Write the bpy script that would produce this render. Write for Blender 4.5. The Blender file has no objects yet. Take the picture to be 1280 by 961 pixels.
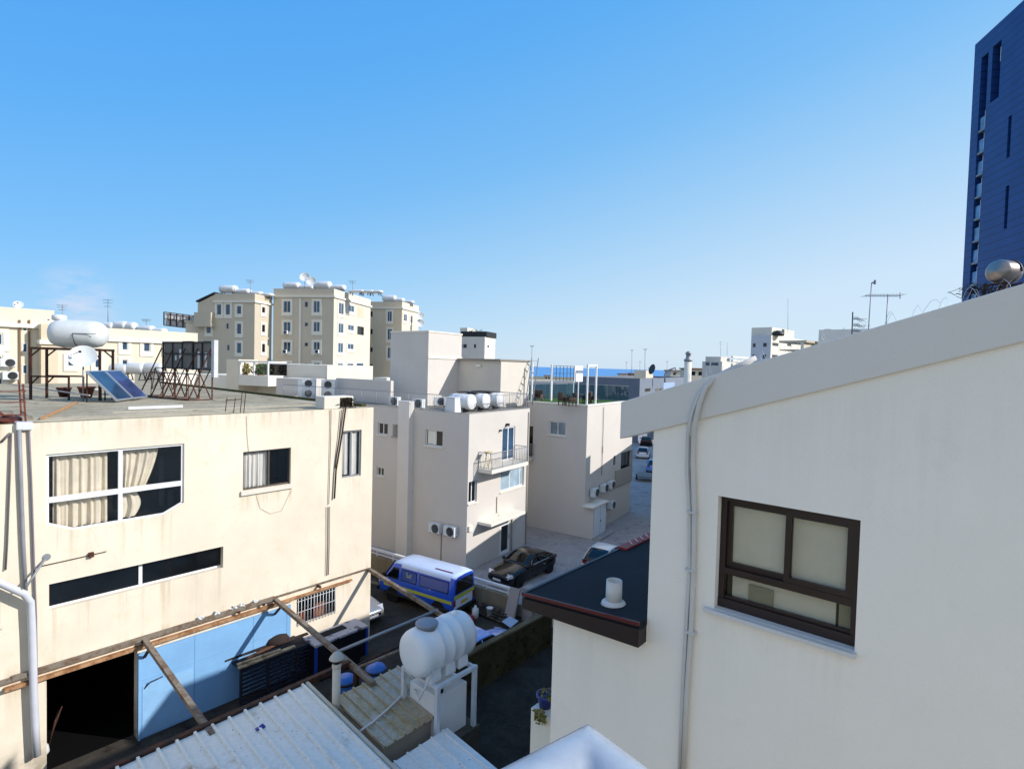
import bpy, bmesh, math, random
from mathutils import Vector, Matrix
random.seed(7)
rad = math.radians
scene = bpy.context.scene
COL = scene.collection

# ------------------------------------------------------------------ the view, used to survey the place
FOC, ROLL, PITCH, EYE = 690.0, rad(1.5), rad(1.91), 12.0
def ray(px, py):
    u = (px-640)/FOC; v = -(py-480.5)/FOC
    a = u*math.cos(ROLL)-v*math.sin(ROLL); b = u*math.sin(ROLL)+v*math.cos(ROLL)
    return (a, math.cos(PITCH)+b*math.sin(PITCH), -math.sin(PITCH)+b*math.cos(PITCH))
def on_level(px, py, z):
    d = ray(px, py); t = (z-EYE)/d[2]
    return Vector((d[0]*t, d[1]*t, z))
def at_depth(px, py, y):
    d = ray(px, py); t = y/d[1]
    return Vector((d[0]*t, y, EYE+d[2]*t))

class Frame:
    """local x runs along compass azimuth az, local y 90 degrees to its left, z is world z"""
    def __init__(s, ox, oy, az):
        s.o = (ox, oy); s.az = az; s.A = (math.sin(az), math.cos(az)); s.B = (-s.A[1], s.A[0])
        s.M = Matrix.Translation((ox, oy, 0)) @ Matrix.Rotation(math.pi/2-az, 4, 'Z')
    def loc(s, x, y):
        dx = x-s.o[0]; dy = y-s.o[1]
        return dx*s.A[0]+dy*s.A[1], dx*s.B[0]+dy*s.B[1]
    def plane(s, px, py, a, b, c, d):
        q = ray(px, py); ox, oy = s.loc(0, 0); qx, qy = s.loc(q[0]+s.o[0], q[1]+s.o[1])
        t = (d-a*ox-b*oy-c*EYE)/(a*qx+b*qy+c*q[2])
        return Vector((ox+t*qx, oy+t*qy, EYE+q[2]*t))
    def X(s, px, py, y=0.0):          # on the face local y = const: (x, z)
        p = s.plane(px, py, 0, 1, 0, y); return p.x, p.z
    def Y(s, px, py, x=0.0):          # on the face local x = const: (y, z)
        p = s.plane(px, py, 1, 0, 0, x); return p.y, p.z
    def Z(s, px, py, z):
        p = s.plane(px, py, 0, 0, 1, z); return p.x, p.y
WORLD = Frame(0, 0, math.pi/2)

# ------------------------------------------------------------------ mesh collector
class MB:
    def __init__(s): s.v = []; s.f = []; s.m = []; s.sm = []; s.cur = 0
    def add(s, vs, fs, smooth=False):
        o = len(s.v); s.v += [tuple(p) for p in vs]
        for f in fs: s.f.append([i+o for i in f]); s.m.append(s.cur); s.sm.append(smooth)
        return s
    def hexa(s, p):                    # 8 corners, bottom ring then top ring
        return s.add(p, [(3,2,1,0),(4,5,6,7),(0,1,5,4),(1,2,6,5),(2,3,7,6),(3,0,4,7)])
    def box(s, x0, x1, y0, y1, z0, z1):
        return s.hexa([(x0,y0,z0),(x1,y0,z0),(x1,y1,z0),(x0,y1,z0),(x0,y0,z1),(x1,y0,z1),(x1,y1,z1),(x0,y1,z1)])
    def mbox(s, mp, u0, u1, z0, z1, d0, d1):
        return s.hexa([mp(u0,z0,d0),mp(u1,z0,d0),mp(u1,z0,d1),mp(u0,z0,d1),mp(u0,z1,d0),mp(u1,z1,d0),mp(u1,z1,d1),mp(u0,z1,d1)])
    def quad(s, a, b, c, d): return s.add([a,b,c,d], [(0,1,2,3)])
    def prism(s, poly, off):
        n = len(poly); off = Vector(off)
        vs = [Vector(p) for p in poly]+[Vector(p)+off for p in poly]
        return s.add(vs, [tuple(range(n))[::-1], tuple(range(n, 2*n))]+[(i,(i+1)%n,n+(i+1)%n,n+i) for i in range(n)])
    def bar(s, p, q, w, h=None, up=(0,0,1)):
        p = Vector(p); q = Vector(q); h = h or w; d = (q-p).normalized(); up = Vector(up)
        if abs(d.dot(up)) > .98: up = Vector((1,0,0))
        a = d.cross(up).normalized()*(w/2); b = a.cross(d).normalized()*(h/2)
        return s.hexa([p-a-b,p+a-b,p+a+b,p-a+b,q-a-b,q+a-b,q+a+b,q-a+b])
    def tube(s, pts, r, n=8, cap=True):
        pts = [Vector(p) for p in pts]; rs = r if isinstance(r, (list, tuple)) else [r]*len(pts)
        vs = []; prev = None
        for i, p in enumerate(pts):
            d = (pts[min(i+1, len(pts)-1)]-pts[max(i-1, 0)]).normalized()
            if prev is None:
                a = d.orthogonal().normalized()
            else:
                a = (prev-d*prev.dot(d)); a = a.normalized() if a.length > 1e-6 else d.orthogonal().normalized()
            prev = a; b = d.cross(a)
            for k in range(n):
                t = 2*math.pi*k/n; vs.append(p+(a*math.cos(t)+b*math.sin(t))*rs[i])
        fs = [(i*n+k, i*n+(k+1)%n, (i+1)*n+(k+1)%n, (i+1)*n+k) for i in range(len(pts)-1) for k in range(n)]
        s.add(vs, fs, True)
        if cap:
            o = len(s.v)-len(vs)
            for ring in (range(n), range((len(pts)-1)*n, len(pts)*n)):
                s.f.append([o+i for i in ring]); s.m.append(s.cur); s.sm.append(False)
        return s
    def lathe(s, prof, n=20, M=Matrix.Identity(4), smooth=True):
        vs = [M @ Vector((r*math.cos(2*math.pi*k/n), r*math.sin(2*math.pi*k/n), z)) for r, z in prof for k in range(n)]
        fs = [(i*n+k, i*n+(k+1)%n, (i+1)*n+(k+1)%n, (i+1)*n+k) for i in range(len(prof)-1) for k in range(n)]
        s.add(vs, fs, smooth); o = len(s.v)-len(vs)
        for i in (0, len(prof)-1):
            if prof[i][0] > 1e-4:
                s.f.append([o+i*n+k for k in range(n)]); s.m.append(s.cur); s.sm.append(False)
        return s
    def loft(s, rings, smooth=True, caps=True, closed=True):
        n = len(rings[0]); vs = [p for r in rings for p in r]
        rng = n if closed else n-1
        s.add(vs, [(i*n+k, i*n+(k+1)%n, (i+1)*n+(k+1)%n, (i+1)*n+k) for i in range(len(rings)-1) for k in range(rng)], smooth)
        if caps:
            o = len(s.v)-len(vs)
            for i in (0, len(rings)-1):
                s.f.append([o+i*n+k for k in range(n)]); s.m.append(s.cur); s.sm.append(False)
        return s
    def wall(s, mp, u0, u1, z0, z1, holes=(), depth=.14):
        """flat wall with rectangular openings (a,b,c,d[,depth]) and their reveals"""
        us = sorted({u0, u1, *[min(max(h[i], u0), u1) for h in holes for i in (0, 1)]})
        zs = sorted({z0, z1, *[min(max(h[i], z0), z1) for h in holes for i in (2, 3)]})
        for i in range(len(us)-1):
            for j in range(len(zs)-1):
                cu = (us[i]+us[i+1])/2; cz = (zs[j]+zs[j+1])/2
                if any(h[0] < cu < h[1] and h[2] < cz < h[3] for h in holes): continue
                s.quad(mp(us[i],zs[j],0), mp(us[i+1],zs[j],0), mp(us[i+1],zs[j+1],0), mp(us[i],zs[j+1],0))
        for h in holes:
            a, b, c, d = h[:4]; e = h[4] if len(h) > 4 else depth
            s.quad(mp(a,c,0),mp(a,d,0),mp(a,d,e),mp(a,c,e)); s.quad(mp(b,c,0),mp(b,d,0),mp(b,d,e),mp(b,c,e))
            s.quad(mp(a,d,0),mp(b,d,0),mp(b,d,e),mp(a,d,e)); s.quad(mp(a,c,0),mp(b,c,0),mp(b,c,e),mp(a,c,e))
        return s
    def build(s, name, mats, parent=None, fr=WORLD, label=None, cat=None, group=None, kind=None, recalc=True, bevel=0, origin=None):
        M = fr.M if isinstance(fr, Frame) else fr
        vs = [M @ Vector(p) for p in s.v]
        if parent is not None:
            inv = WM[parent.name].inverted(); vs = [inv @ p for p in vs]; loc = None
        else:
            xs = [p.x for p in vs]; ys = [p.y for p in vs]
            loc = Vector(origin) if origin else Vector(((min(xs)+max(xs))/2, (min(ys)+max(ys))/2, min(p.z for p in vs)))
            vs = [p-loc for p in vs]
        me = bpy.data.meshes.new(name); me.from_pydata(vs, [], s.f)
        mats = mats if isinstance(mats, (list, tuple)) else [mats]
        for m in mats: me.materials.append(m)
        me.polygons.foreach_set('material_index', s.m); me.polygons.foreach_set('use_smooth', s.sm)
        bm = bmesh.new(); bm.from_mesh(me)
        if bevel:
            bmesh.ops.remove_doubles(bm, verts=bm.verts, dist=1e-5)
        if recalc: bmesh.ops.recalc_face_normals(bm, faces=bm.faces)
        if bevel:
            ed = [e for e in bm.edges if e.is_manifold and len(e.link_faces) == 2 and e.calc_face_angle(0) > .5]
            bmesh.ops.bevel(bm, geom=ed, offset=bevel, segments=2, affect='EDGES', profile=.6, clamp_overlap=True)
        bm.to_mesh(me); bm.free()
        o = bpy.data.objects.new(name, me); COL.objects.link(o)
        if parent is not None:
            o.parent = parent; WM[o.name] = WM[parent.name]
        else:
            o.location = loc; WM[o.name] = Matrix.Translation(loc)
        tag(o, label, cat, group, kind)
        return o
WM = {}
def tag(o, label=None, cat=None, group=None, kind=None):
    if label: o['label'] = label
    if cat: o['category'] = cat
    if group: o['group'] = group
    if kind: o['kind'] = kind
def thing(name, label, cat, loc, az=math.pi/2, group=None):
    o = bpy.data.objects.new(name, None); COL.objects.link(o)
    o.empty_display_size = .3; o.location = loc; o.rotation_euler = (0, 0, math.pi/2-az)
    WM[o.name] = Matrix.Translation(loc) @ Matrix.Rotation(math.pi/2-az, 4, 'Z')
    tag(o, label, cat, group); return o
def local(o): return WM[o.name]
def kids(o): return [c for c in bpy.data.objects if c.parent == o]
def dup(root, loc, az=None, label=None, group=None):
    def cp(o, par):
        c = o.copy(); COL.objects.link(c); c.parent = par
        for k in kids(o): cp(k, c)
        return c
    r = cp(root, None); r.location = loc
    if az is not None: r.rotation_euler = (0, 0, math.pi/2-az)
    if label: r['label'] = label
    if group: r['group'] = group
    return r
ORD = ['leftmost', 'second left', 'third left', 'fourth left', 'fifth left', 'sixth left', 'seventh left']

# ------------------------------------------------------------------ materials
def srgb(h):
    h = h.lstrip('#'); c = [int(h[i:i+2], 16)/255 for i in (0, 2, 4)]
    return tuple(x/12.92 if x <= .04045 else ((x+.055)/1.055)**2.4 for x in c)+(1,)
MATS = {}
class NT:
    def __init__(s, name):
        s.m = bpy.data.materials.new(name); s.m.use_nodes = True; s.t = s.m.node_tree; s.t.nodes.clear()
        s.out = s.n('ShaderNodeOutputMaterial'); s.pos = s.n('ShaderNodeNewGeometry').outputs['Position']
    def n(s, typ, **kw):
        nd = s.t.nodes.new(typ)
        for k, v in kw.items():
            if k in nd.inputs: nd.inputs[k].default_value = v
            else: setattr(nd, k, v)
        return nd
    def l(s, a, b): s.t.links.new(a, b)
    def noise(s, scale, detail=4, rough=.6, vec=None, stretch=None):
        nd = s.n('ShaderNodeTexNoise'); nd.inputs['Scale'].default_value = scale
        nd.inputs['Detail'].default_value = detail; nd.inputs['Roughness'].default_value = rough
        src = vec or s.pos
        if stretch:
            mp = s.n('ShaderNodeMapping'); mp.inputs['Scale'].default_value = stretch; s.l(src, mp.inputs['Vector']); src = mp.outputs[0]
        s.l(src, nd.inputs['Vector']); return nd.outputs['Fac']
    def ramp(s, fac, p0, p1, c0=(0,0,0,1), c1=(1,1,1,1)):
        r = s.n('ShaderNodeValToRGB'); e = r.color_ramp.elements
        e[0].position = p0; e[1].position = p1; e[0].color = c0; e[1].color = c1
        s.l(fac, r.inputs[0]); return r.outputs[0]
    def mix(s, fac, a, b, mode='MIX'):
        x = s.n('ShaderNodeMix', data_type='RGBA', blend_type=mode)
        for sock, val in ((x.inputs[0], fac), (x.inputs[6], a), (x.inputs[7], b)):
            if hasattr(val, 'is_output'): s.l(val, sock)
            else: sock.default_value = val
        return x.outputs[2]
    def bsdf(s, color, rough=.8, metal=0, bump=None, bstr=.2, bdist=.02, spec=.5, coat=0):
        b = s.n('ShaderNodeBsdfPrincipled')
        for nm, v in (('Base Color', color), ('Roughness', rough), ('Metallic', metal)):
            if hasattr(v, 'is_output'): s.l(v, b.inputs[nm])
            else: b.inputs[nm].default_value = v
        b.inputs['Specular IOR Level'].default_value = spec; b.inputs['Coat Weight'].default_value = coat
        if bump is not None:
            bp = s.n('ShaderNodeBump'); bp.inputs['Strength'].default_value = bstr; bp.inputs['Distance'].default_value = bdist
            s.l(bump, bp.inputs['Height']); s.l(bp.outputs[0], b.inputs['Normal'])
        s.l(b.outputs[0], s.out.inputs[0]); return b
def scale_c(c, k): return (c[0]*k, c[1]*k, c[2]*k, 1)
def plaster(name, hexc, var=.12, streak=.25, patch=.6, bstr=.25, dirt='#6b5f4a', amt=.5, grain=.1):
    if name in MATS: return MATS[name]
    t = NT(name); c = srgb(hexc)
    big = t.noise(patch, 5, .65); fine = t.noise(60, 5, .7)
    st = t.noise(1.0, 5, .7, stretch=(2.6, 2.6, .22))
    col = t.mix(t.ramp(big, .35, .7), scale_c(c, 1-var), scale_c(c, 1+var*.4))
    s2 = t.ramp(st, .52, .8); m = t.n('ShaderNodeMath', operation='MULTIPLY'); m.inputs[1].default_value = streak
    t.l(s2, m.inputs[0]); col = t.mix(m.outputs[0], col, t.mix(amt, c, srgb(dirt)))
    col = t.mix(grain, col, t.ramp(fine, .3, .7), 'OVERLAY')
    t.bsdf(col, .92, 0, fine, bstr, .01, .25)
    MATS[name] = t.m; return t.m
def paint(name, hexc, rough=.45, metal=0, var=.1, scale=3, spec=.5, coat=0, bstr=.05):
    if name in MATS: return MATS[name]
    t = NT(name); c = srgb(hexc); nz = t.noise(scale, 5, .65); f = t.noise(scale*9, 3, .6)
    col = t.mix(t.ramp(nz, .3, .75), scale_c(c, 1-var), scale_c(c, 1+var*.4))
    ru = t.n('ShaderNodeMapRange'); t.l(nz, ru.inputs[0]); ru.inputs[3].default_value = max(0, rough-.08); ru.inputs[4].default_value = min(1, rough+.1)
    t.bsdf(col, ru.outputs[0], metal, f, bstr, .005, spec, coat)
    MATS[name] = t.m; return t.m
def rusty(name, hexc, rust='#6b3a20', amt=.5, rough=.75):
    if name in MATS: return MATS[name]
    t = NT(name); n1 = t.noise(3.5, 6, .7); n2 = t.noise(30, 4, .6)
    col = t.mix(t.ramp(n1, .62-amt*.4, .72-amt*.3), srgb(hexc), srgb(rust)); col = t.mix(.25, col, t.ramp(n2, .3, .7), 'OVERLAY')
    t.bsdf(col, rough, 0, n2, .3, .005, .3)
    MATS[name] = t.m; return t.m
def ground_mat(name, hexc, hex2, scale=.5, fine=14, rough=.92, bstr=.4, stain=None):
    if name in MATS: return MATS[name]
    t = NT(name); a = t.noise(scale, 7, .7); b = t.noise(fine, 6, .7); c = t.noise(scale*4, 4, .6)
    col = t.mix(t.ramp(a, .35, .68), srgb(hexc), srgb(hex2)); col = t.mix(.3, col, t.ramp(b, .25, .75), 'OVERLAY')
    if stain: col = t.mix(t.ramp(c, .58, .72), col, srgb(stain))
    t.bsdf(col, rough, 0, b, bstr, .01, .08)
    MATS[name] = t.m; return t.m
def dark_glass(name, hexc='#1a2530', rough=.06):
    if name in MATS: return MATS[name]
    t = NT(name); nz = t.noise(.9, 3, .5)
    col = t.mix(t.ramp(nz, .3, .7), scale_c(srgb(hexc), .6), scale_c(srgb(hexc), 1.4))
    t.bsdf(col, rough, 0, nz, .02, .01, .6); MATS[name] = t.m; return t.m
def clear_glass(name, tint=(.9,.95,.95,1), refl=.9):
    if name in MATS: return MATS[name]
    t = NT(name); tr = t.n('ShaderNodeBsdfTransparent'); tr.inputs[0].default_value = tint
    gl = t.n('ShaderNodeBsdfGlossy'); gl.inputs['Roughness'].default_value = .03; gl.inputs[0].default_value = (refl,refl,refl,1)
    lw = t.n('ShaderNodeLayerWeight'); lw.inputs[0].default_value = .5
    pw = t.n('ShaderNodeMath', operation='POWER'); t.l(lw.outputs['Facing'], pw.inputs[0]); pw.inputs[1].default_value = 4
    fr = t.n('ShaderNodeMath', operation='MULTIPLY_ADD'); t.l(pw.outputs[0], fr.inputs[0]); fr.inputs[1].default_value = .7; fr.inputs[2].default_value = .05
    mx = t.n('ShaderNodeMixShader'); t.l(fr.outputs[0], mx.inputs[0]); t.l(tr.outputs[0], mx.inputs[1]); t.l(gl.outputs[0], mx.inputs[2])
    t.l(mx.outputs[0], t.out.inputs[0]); MATS[name] = t.m; return t.m
def flat(name, hexc, rough=.9, spec=.2):
    return paint(name, hexc, rough, 0, .08, 2, spec)

def stained_wall(name, hexc, warm, dirt, origin, az, bands, k, crack_k, base_z):
    t = NT(name); c = srgb(hexc); big = t.noise(.45, 6, .65); mid = t.noise(2.2, 6, .7); fine = t.noise(60, 5, .7)
    col = t.mix(t.ramp(big, .32, .7), scale_c(c, 1-.14*k), scale_c(c, 1.03)); col = t.mix(t.ramp(mid, .58, .85), col, srgb(warm))
    st = t.noise(1.0, 6, .75, stretch=(3.2, 3.2, .16)); st2 = t.noise(1.0, 5, .7, stretch=(9, 9, .3))
    sp = t.n('ShaderNodeSeparateXYZ'); t.l(t.pos, sp.inputs[0]); z = sp.outputs[2]
    dp = t.n('ShaderNodeVectorMath', operation='DOT_PRODUCT'); sh = t.n('ShaderNodeVectorMath', operation='SUBTRACT'); t.l(t.pos, sh.inputs[0]); sh.inputs[1].default_value = (origin[0],origin[1],0); t.l(sh.outputs[0], dp.inputs[0]); dp.inputs[1].default_value = (math.sin(az), math.cos(az), 0); along = dp.outputs['Value']
    def band(z0, z1, s0=-99, s1=99):          # dirt is heaviest just under sills and ledges and fades downward
        r = t.n('ShaderNodeMapRange'); t.l(z, r.inputs[0]); r.inputs[1].default_value = z0; r.inputs[2].default_value = z1; r.clamp = True
        s = t.n('ShaderNodeMapRange', interpolation_type='SMOOTHSTEP'); t.l(z, s.inputs[0]); s.inputs[1].default_value = z1-.1; s.inputs[2].default_value = z1+.5; s.inputs[3].default_value = 1; s.inputs[4].default_value = 0
        m = t.n('ShaderNodeMath', operation='MULTIPLY'); t.l(r.outputs[0], m.inputs[0]); t.l(s.outputs[0], m.inputs[1])
        if s0 < -90: return m.outputs[0]
        c1 = t.n('ShaderNodeMath', operation='COMPARE'); t.l(along, c1.inputs[0]); c1.inputs[1].default_value = (s0+s1)/2; c1.inputs[2].default_value = (s1-s0)/2
        m2 = t.n('ShaderNodeMath', operation='MULTIPLY'); t.l(m.outputs[0], m2.inputs[0]); t.l(c1.outputs[0], m2.inputs[1]); return m2.outputs[0]
    bs = [band(*q) for q in bands]
    a = bs[0]
    for b in bs[1:]:
        m = t.n('ShaderNodeMath', operation='MAXIMUM'); t.l(a, m.inputs[0]); t.l(b, m.inputs[1]); a = m.outputs[0]
    def mul(x, y):
        m = t.n('ShaderNodeMath', operation='MULTIPLY')
        for i, v in enumerate((x, y)):
            if hasattr(v, 'is_output'): t.l(v, m.inputs[i])
            else: m.inputs[i].default_value = v
        return m.outputs[0]
    col = t.mix(mul(mul(t.ramp(st, .47, .72), a), .6*k), col, srgb(dirt)); col = t.mix(mul(t.ramp(st2, .6, .8), .2*k), col, srgb('#b09a74'))
    g = t.n('ShaderNodeMapRange'); t.l(z, g.inputs[0]); g.inputs[1].default_value = base_z+1.5; g.inputs[2].default_value = base_z
    col = t.mix(mul(mul(g.outputs[0], t.ramp(mid, .3, .6)), .8), col, srgb('#5d5540'))
    wv = t.n('ShaderNodeTexVoronoi', feature='DISTANCE_TO_EDGE'); wv.inputs['Scale'].default_value = .42
    dist = t.n('ShaderNodeVectorMath', operation='ADD'); nz = t.n('ShaderNodeTexNoise'); nz.inputs['Scale'].default_value = 1.3; nz.inputs['Detail'].default_value = 6; t.l(t.pos, nz.inputs['Vector'])
    t.l(t.pos, dist.inputs[0]); t.l(nz.outputs['Color'], dist.inputs[1]); t.l(dist.outputs[0], wv.inputs['Vector'])
    crack = t.ramp(wv.outputs['Distance'], .0, .006, (1,1,1,1), (0,0,0,1)); col = t.mix(mul(mul(crack, t.ramp(big, .5, .6)), .3*crack_k), col, srgb(dirt))
    col = t.mix(.1, col, t.ramp(fine, .3, .7), 'OVERLAY')
    t.bsdf(col, .92, 0, fine, .2, .01, .2); return t.m
CREAM = stained_wall('cream_plaster', '#e8dcc8', '#d6c4a2', '#a08a66', (-6.05,24.19), rad(40.8), [(5.3,6.75,-10.9,-7.7),(3.0,4.5,-11,-6.3),(6.3,7.05,-5.7,-3.7),(6.2,7.05,-1.5,-.6),(9.3,10.05),(1.3,2.9)], 1, 1, -.4)
HOUSEW = stained_wall('house_render', '#f0e9dc', '#e8e1d4', '#9a9184', (1.683,6.478), rad(40.8-90), [(8.0,9.38,-2.15,-.72),(10.3,11.6),(7.2,8.6,.1,1.4)], .2, .12, -.4)
GREYW = plaster('grey_render', '#cdc7c0', .05, .12, .3, .1, '#8f887c', .4)
WHITEW = plaster('white_render', '#dad4cb', .06, .22, .5, .05, '#9a958a', .45, .05)
OFFW = plaster('offwhite_render', '#dcd6c8', .07, .2, .3, .15)
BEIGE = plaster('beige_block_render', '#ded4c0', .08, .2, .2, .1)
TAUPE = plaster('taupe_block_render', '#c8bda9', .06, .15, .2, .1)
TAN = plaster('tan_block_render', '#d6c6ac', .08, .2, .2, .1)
TRIM = plaster('white_trim', '#e4dfd2', .05, .2, .5, .1)
WHITE = paint('white_paint', '#dedfdf', .45, 0, .06)
WPLAST = paint('white_plastic', '#d6dadc', .38, 0, .12, 1.3)
GREYM = paint('grey_metal', '#8f949a', .5, .3, .12)
DARKM = paint('dark_metal', '#2a2c30', .55, .2, .2)
ALU = paint('aluminium', '#b9bcc0', .4, .6, .08)
BROWNF = paint('brown_frame', '#2c1d19', .38, 0, .15)
WINF = paint('window_white', '#e6e8ea', .4, 0, .05)
RUST = rusty('rusty_steel', '#4a2c22', '#7a4428', .6)
RUSTD = rusty('dark_rusty_steel', '#2a2322', '#4d2c20', .5)
BEAM = rusty('weathered_beam', '#7d7468', '#665040', .4)
ORANGE = rusty('orange_rail', '#b08a66', '#8a6040', .45)
GLASS = dark_glass('dark_glass', '#1b2732')
GLASSB = dark_glass('blue_glass', '#2e4a66')
GLASSK = dark_glass('black_glass', '#0a0d11', .08)
CLEAR = clear_glass('clear_glass', (.97,.97,.97,1))
BLACK = flat('black_interior', '#0b0b0c', .95, .1)
CURT = plaster('curtain_cloth', '#e6dcc8', .14, .5, 2.5, .2, '#a8977a', .7)
CURTW = plaster('white_curtain', '#e4e2dc', .1, .2, 1.5, .2)
ROOFC = ground_mat('roof_concrete', '#b4a890', '#8f8570', .35, 9, .95, .4, '#645d48')
ROOFG = ground_mat('roof_grey', '#9a958c', '#77726a', .4, 10)
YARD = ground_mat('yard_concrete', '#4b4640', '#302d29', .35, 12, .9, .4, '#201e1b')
STREET = ground_mat('street_paving', '#a5a19f', '#949090', .5, 9, .85, .3, '#7b7776')
EARTH = ground_mat('dry_ground', '#8b8069', '#6d6a4c', .02, 1.5)
MOSSW = ground_mat('mossy_wall', '#4a432e', '#2a2719', 1.1, 12, .95, .6, '#161a0c')
WOOD = rusty('old_wood', '#a08a6e', '#5e4a35', .45, .85)
LEAF = paint('leaf_green', '#3c5426', .6, 0, .45, 6)
LEAFY = paint('leaf_yellow_green', '#6f6a1f', .6, 0, .4, 8)
TERRA = paint('terracotta', '#8a4f3c', .85, 0, .2)
RUBBER = flat('rubber', '#17181a', .8, .3)

# ------------------------------------------------------------------ shared builders
def face_x(y=0.0, sgn=1):      # wall seen on local y=const; depth goes +y
    return lambda u, z, d: (u, y+sgn*d, z)
def face_y(x=0.0, sgn=1):      # wall seen on local x=const; depth goes +x
    return lambda u, z, d: (x+sgn*d, u, z)
def window(par, fr, mp, u0, u1, z0, z1, fm=None, pm=None, d=.08, fw=.05, vs=(), hs=(), sill=None, surround=None, label=None, curtain=None, name='window'):
    fm = fm or WINF; pm = pm or GLASS
    m = MB(); a, b = d, d+.05
    m.mbox(mp,u0,u0+fw,z0,z1,a,b); m.mbox(mp,u1-fw,u1,z0,z1,a,b)
    m.mbox(mp,u0+fw,u1-fw,z0,z0+fw,a,b); m.mbox(mp,u0+fw,u1-fw,z1-fw,z1,a,b)
    for v in vs: c = u0+(u1-u0)*v; m.mbox(mp,c-fw/2,c+fw/2,z0+fw,z1-fw,a+.004,b-.003)
    for h in hs: c = z0+(z1-z0)*h; m.mbox(mp,u0+fw,u1-fw,c-fw/2,c+fw/2,a+.007,b-.006)
    w = m.build(name, fm, par, fr, label)
    MB().mbox(mp,u0+fw*.5,u1-fw*.5,z0+fw*.5,z1-fw*.5,a+.02,a+.03).build('pane', pm, w, fr)
    if sill:
        MB().mbox(mp,u0-.07,u1+.07,z0-.07,z0-.004,-.07,d).build('sill', sill, w, fr)
    if surround:
        s = MB(); q = .16
        s.mbox(mp,u0-q,u0,z0-q,z1+q,-.05,.02); s.mbox(mp,u1,u1+q,z0-q,z1+q,-.05,.02)
        s.mbox(mp,u0,u1,z1,z1+q,-.045,.02); s.mbox(mp,u0,u1,z0-q,z0,-.06,.02); s.build('surround', surround, w, fr)
    return w
def curtain(par, fr, mp, u0, u1, z0, z1, d, mat, amp=.04, pitch=.16, gather=None, name='curtain'):
    m = MB(); n = max(8, int(abs(u1-u0)/.02)); ph = random.random()*6; rows = 8; vs = []
    for j in range(rows+1):
        z = z1+(z0-z1)*j/rows
        for i in range(n+1):
            f = i/n; g = gather(j/rows) if gather else 1.0
            u = u0+(u1-u0)*f*g
            w = math.sin(2*math.pi*f*abs(u1-u0)/pitch+ph)+.6*math.sin(2*math.pi*f*abs(u1-u0)/pitch*.43+2*ph)+.5*math.sin(2*math.pi*f*abs(u1-u0)/pitch*1.73+3*ph)
            vs.append(mp(u, z, d+amp*w*(.6+.4*j/rows)))
    m.add(vs, [(j*(n+1)+i, j*(n+1)+i+1, (j+1)*(n+1)+i+1, (j+1)*(n+1)+i) for j in range(rows) for i in range(n)], True)
    return m.build(name, mat, par, fr, recalc=False)
def interior(par, fr, mp, u0, u1, z0, z1, d0, d1, mat):
    m = MB()
    m.quad(mp(u0,z0,d1),mp(u1,z0,d1),mp(u1,z1,d1),mp(u0,z1,d1))
    m.quad(mp(u0,z0,d0),mp(u0,z1,d0),mp(u0,z1,d1),mp(u0,z0,d1)); m.quad(mp(u1,z0,d0),mp(u1,z1,d0),mp(u1,z1,d1),mp(u1,z0,d1))
    m.quad(mp(u0,z0,d0),mp(u1,z0,d0),mp(u1,z0,d1),mp(u0,z0,d1)); m.quad(mp(u0,z1,d0),mp(u1,z1,d0),mp(u1,z1,d1),mp(u0,z1,d1))
    return m.build('interior', mat, par, fr, recalc=False)
def rect(fr, kind, c, a, b, inset=0):
    """pixel corners a (upper left) and b (lower right) on a face -> (u0,u1,z0,z1)"""
    f = fr.X if kind == 'x' else fr.Y
    p = f(a[0], a[1], c); q = f(b[0], b[1], c)
    return min(p[0], q[0]), max(p[0], q[0]), min(p[1], q[1]), max(p[1], q[1])
def railing(fr, pts, h, mat, name, par=None, step=.12, r=.012, **kw):
    m = MB()
    for a, b in zip(pts[:-1], pts[1:]):
        a = Vector(a); b = Vector(b); n = max(1, int((b-a).length/step))
        m.tube([a+Vector((0,0,h)), b+Vector((0,0,h))], r*1.8, 6); m.tube([a+Vector((0,0,.08)), b+Vector((0,0,.08))], r*1.2, 6)
        for i in range(n+1):
            p = a.lerp(b, i/n); m.tube([p, p+Vector((0,0,h))], r*(1.6 if i % 10 == 0 else .8), 5)
    return m.build(name, mat, par, fr, **kw)
def leaves(m, c, rx, ry, rz, n, size, rng=random):
    for _ in range(n):
        while True:
            p = Vector((rng.uniform(-1,1), rng.uniform(-1,1), rng.uniform(-1,1)))
            if .25 < p.length < 1: break
        q = Vector((c[0]+p.x*rx, c[1]+p.y*ry, c[2]+p.z*rz)); s = size*rng.uniform(.6, 1.3)
        a = Vector((rng.uniform(-1,1), rng.uniform(-1,1), rng.uniform(-.6,1))).normalized(); b = a.orthogonal().normalized()
        m.add([q-a*s, q+b*s*.45, q+a*s, q-b*s*.45], [(0,1,2,3)])
AC_FIRST = {}
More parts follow.
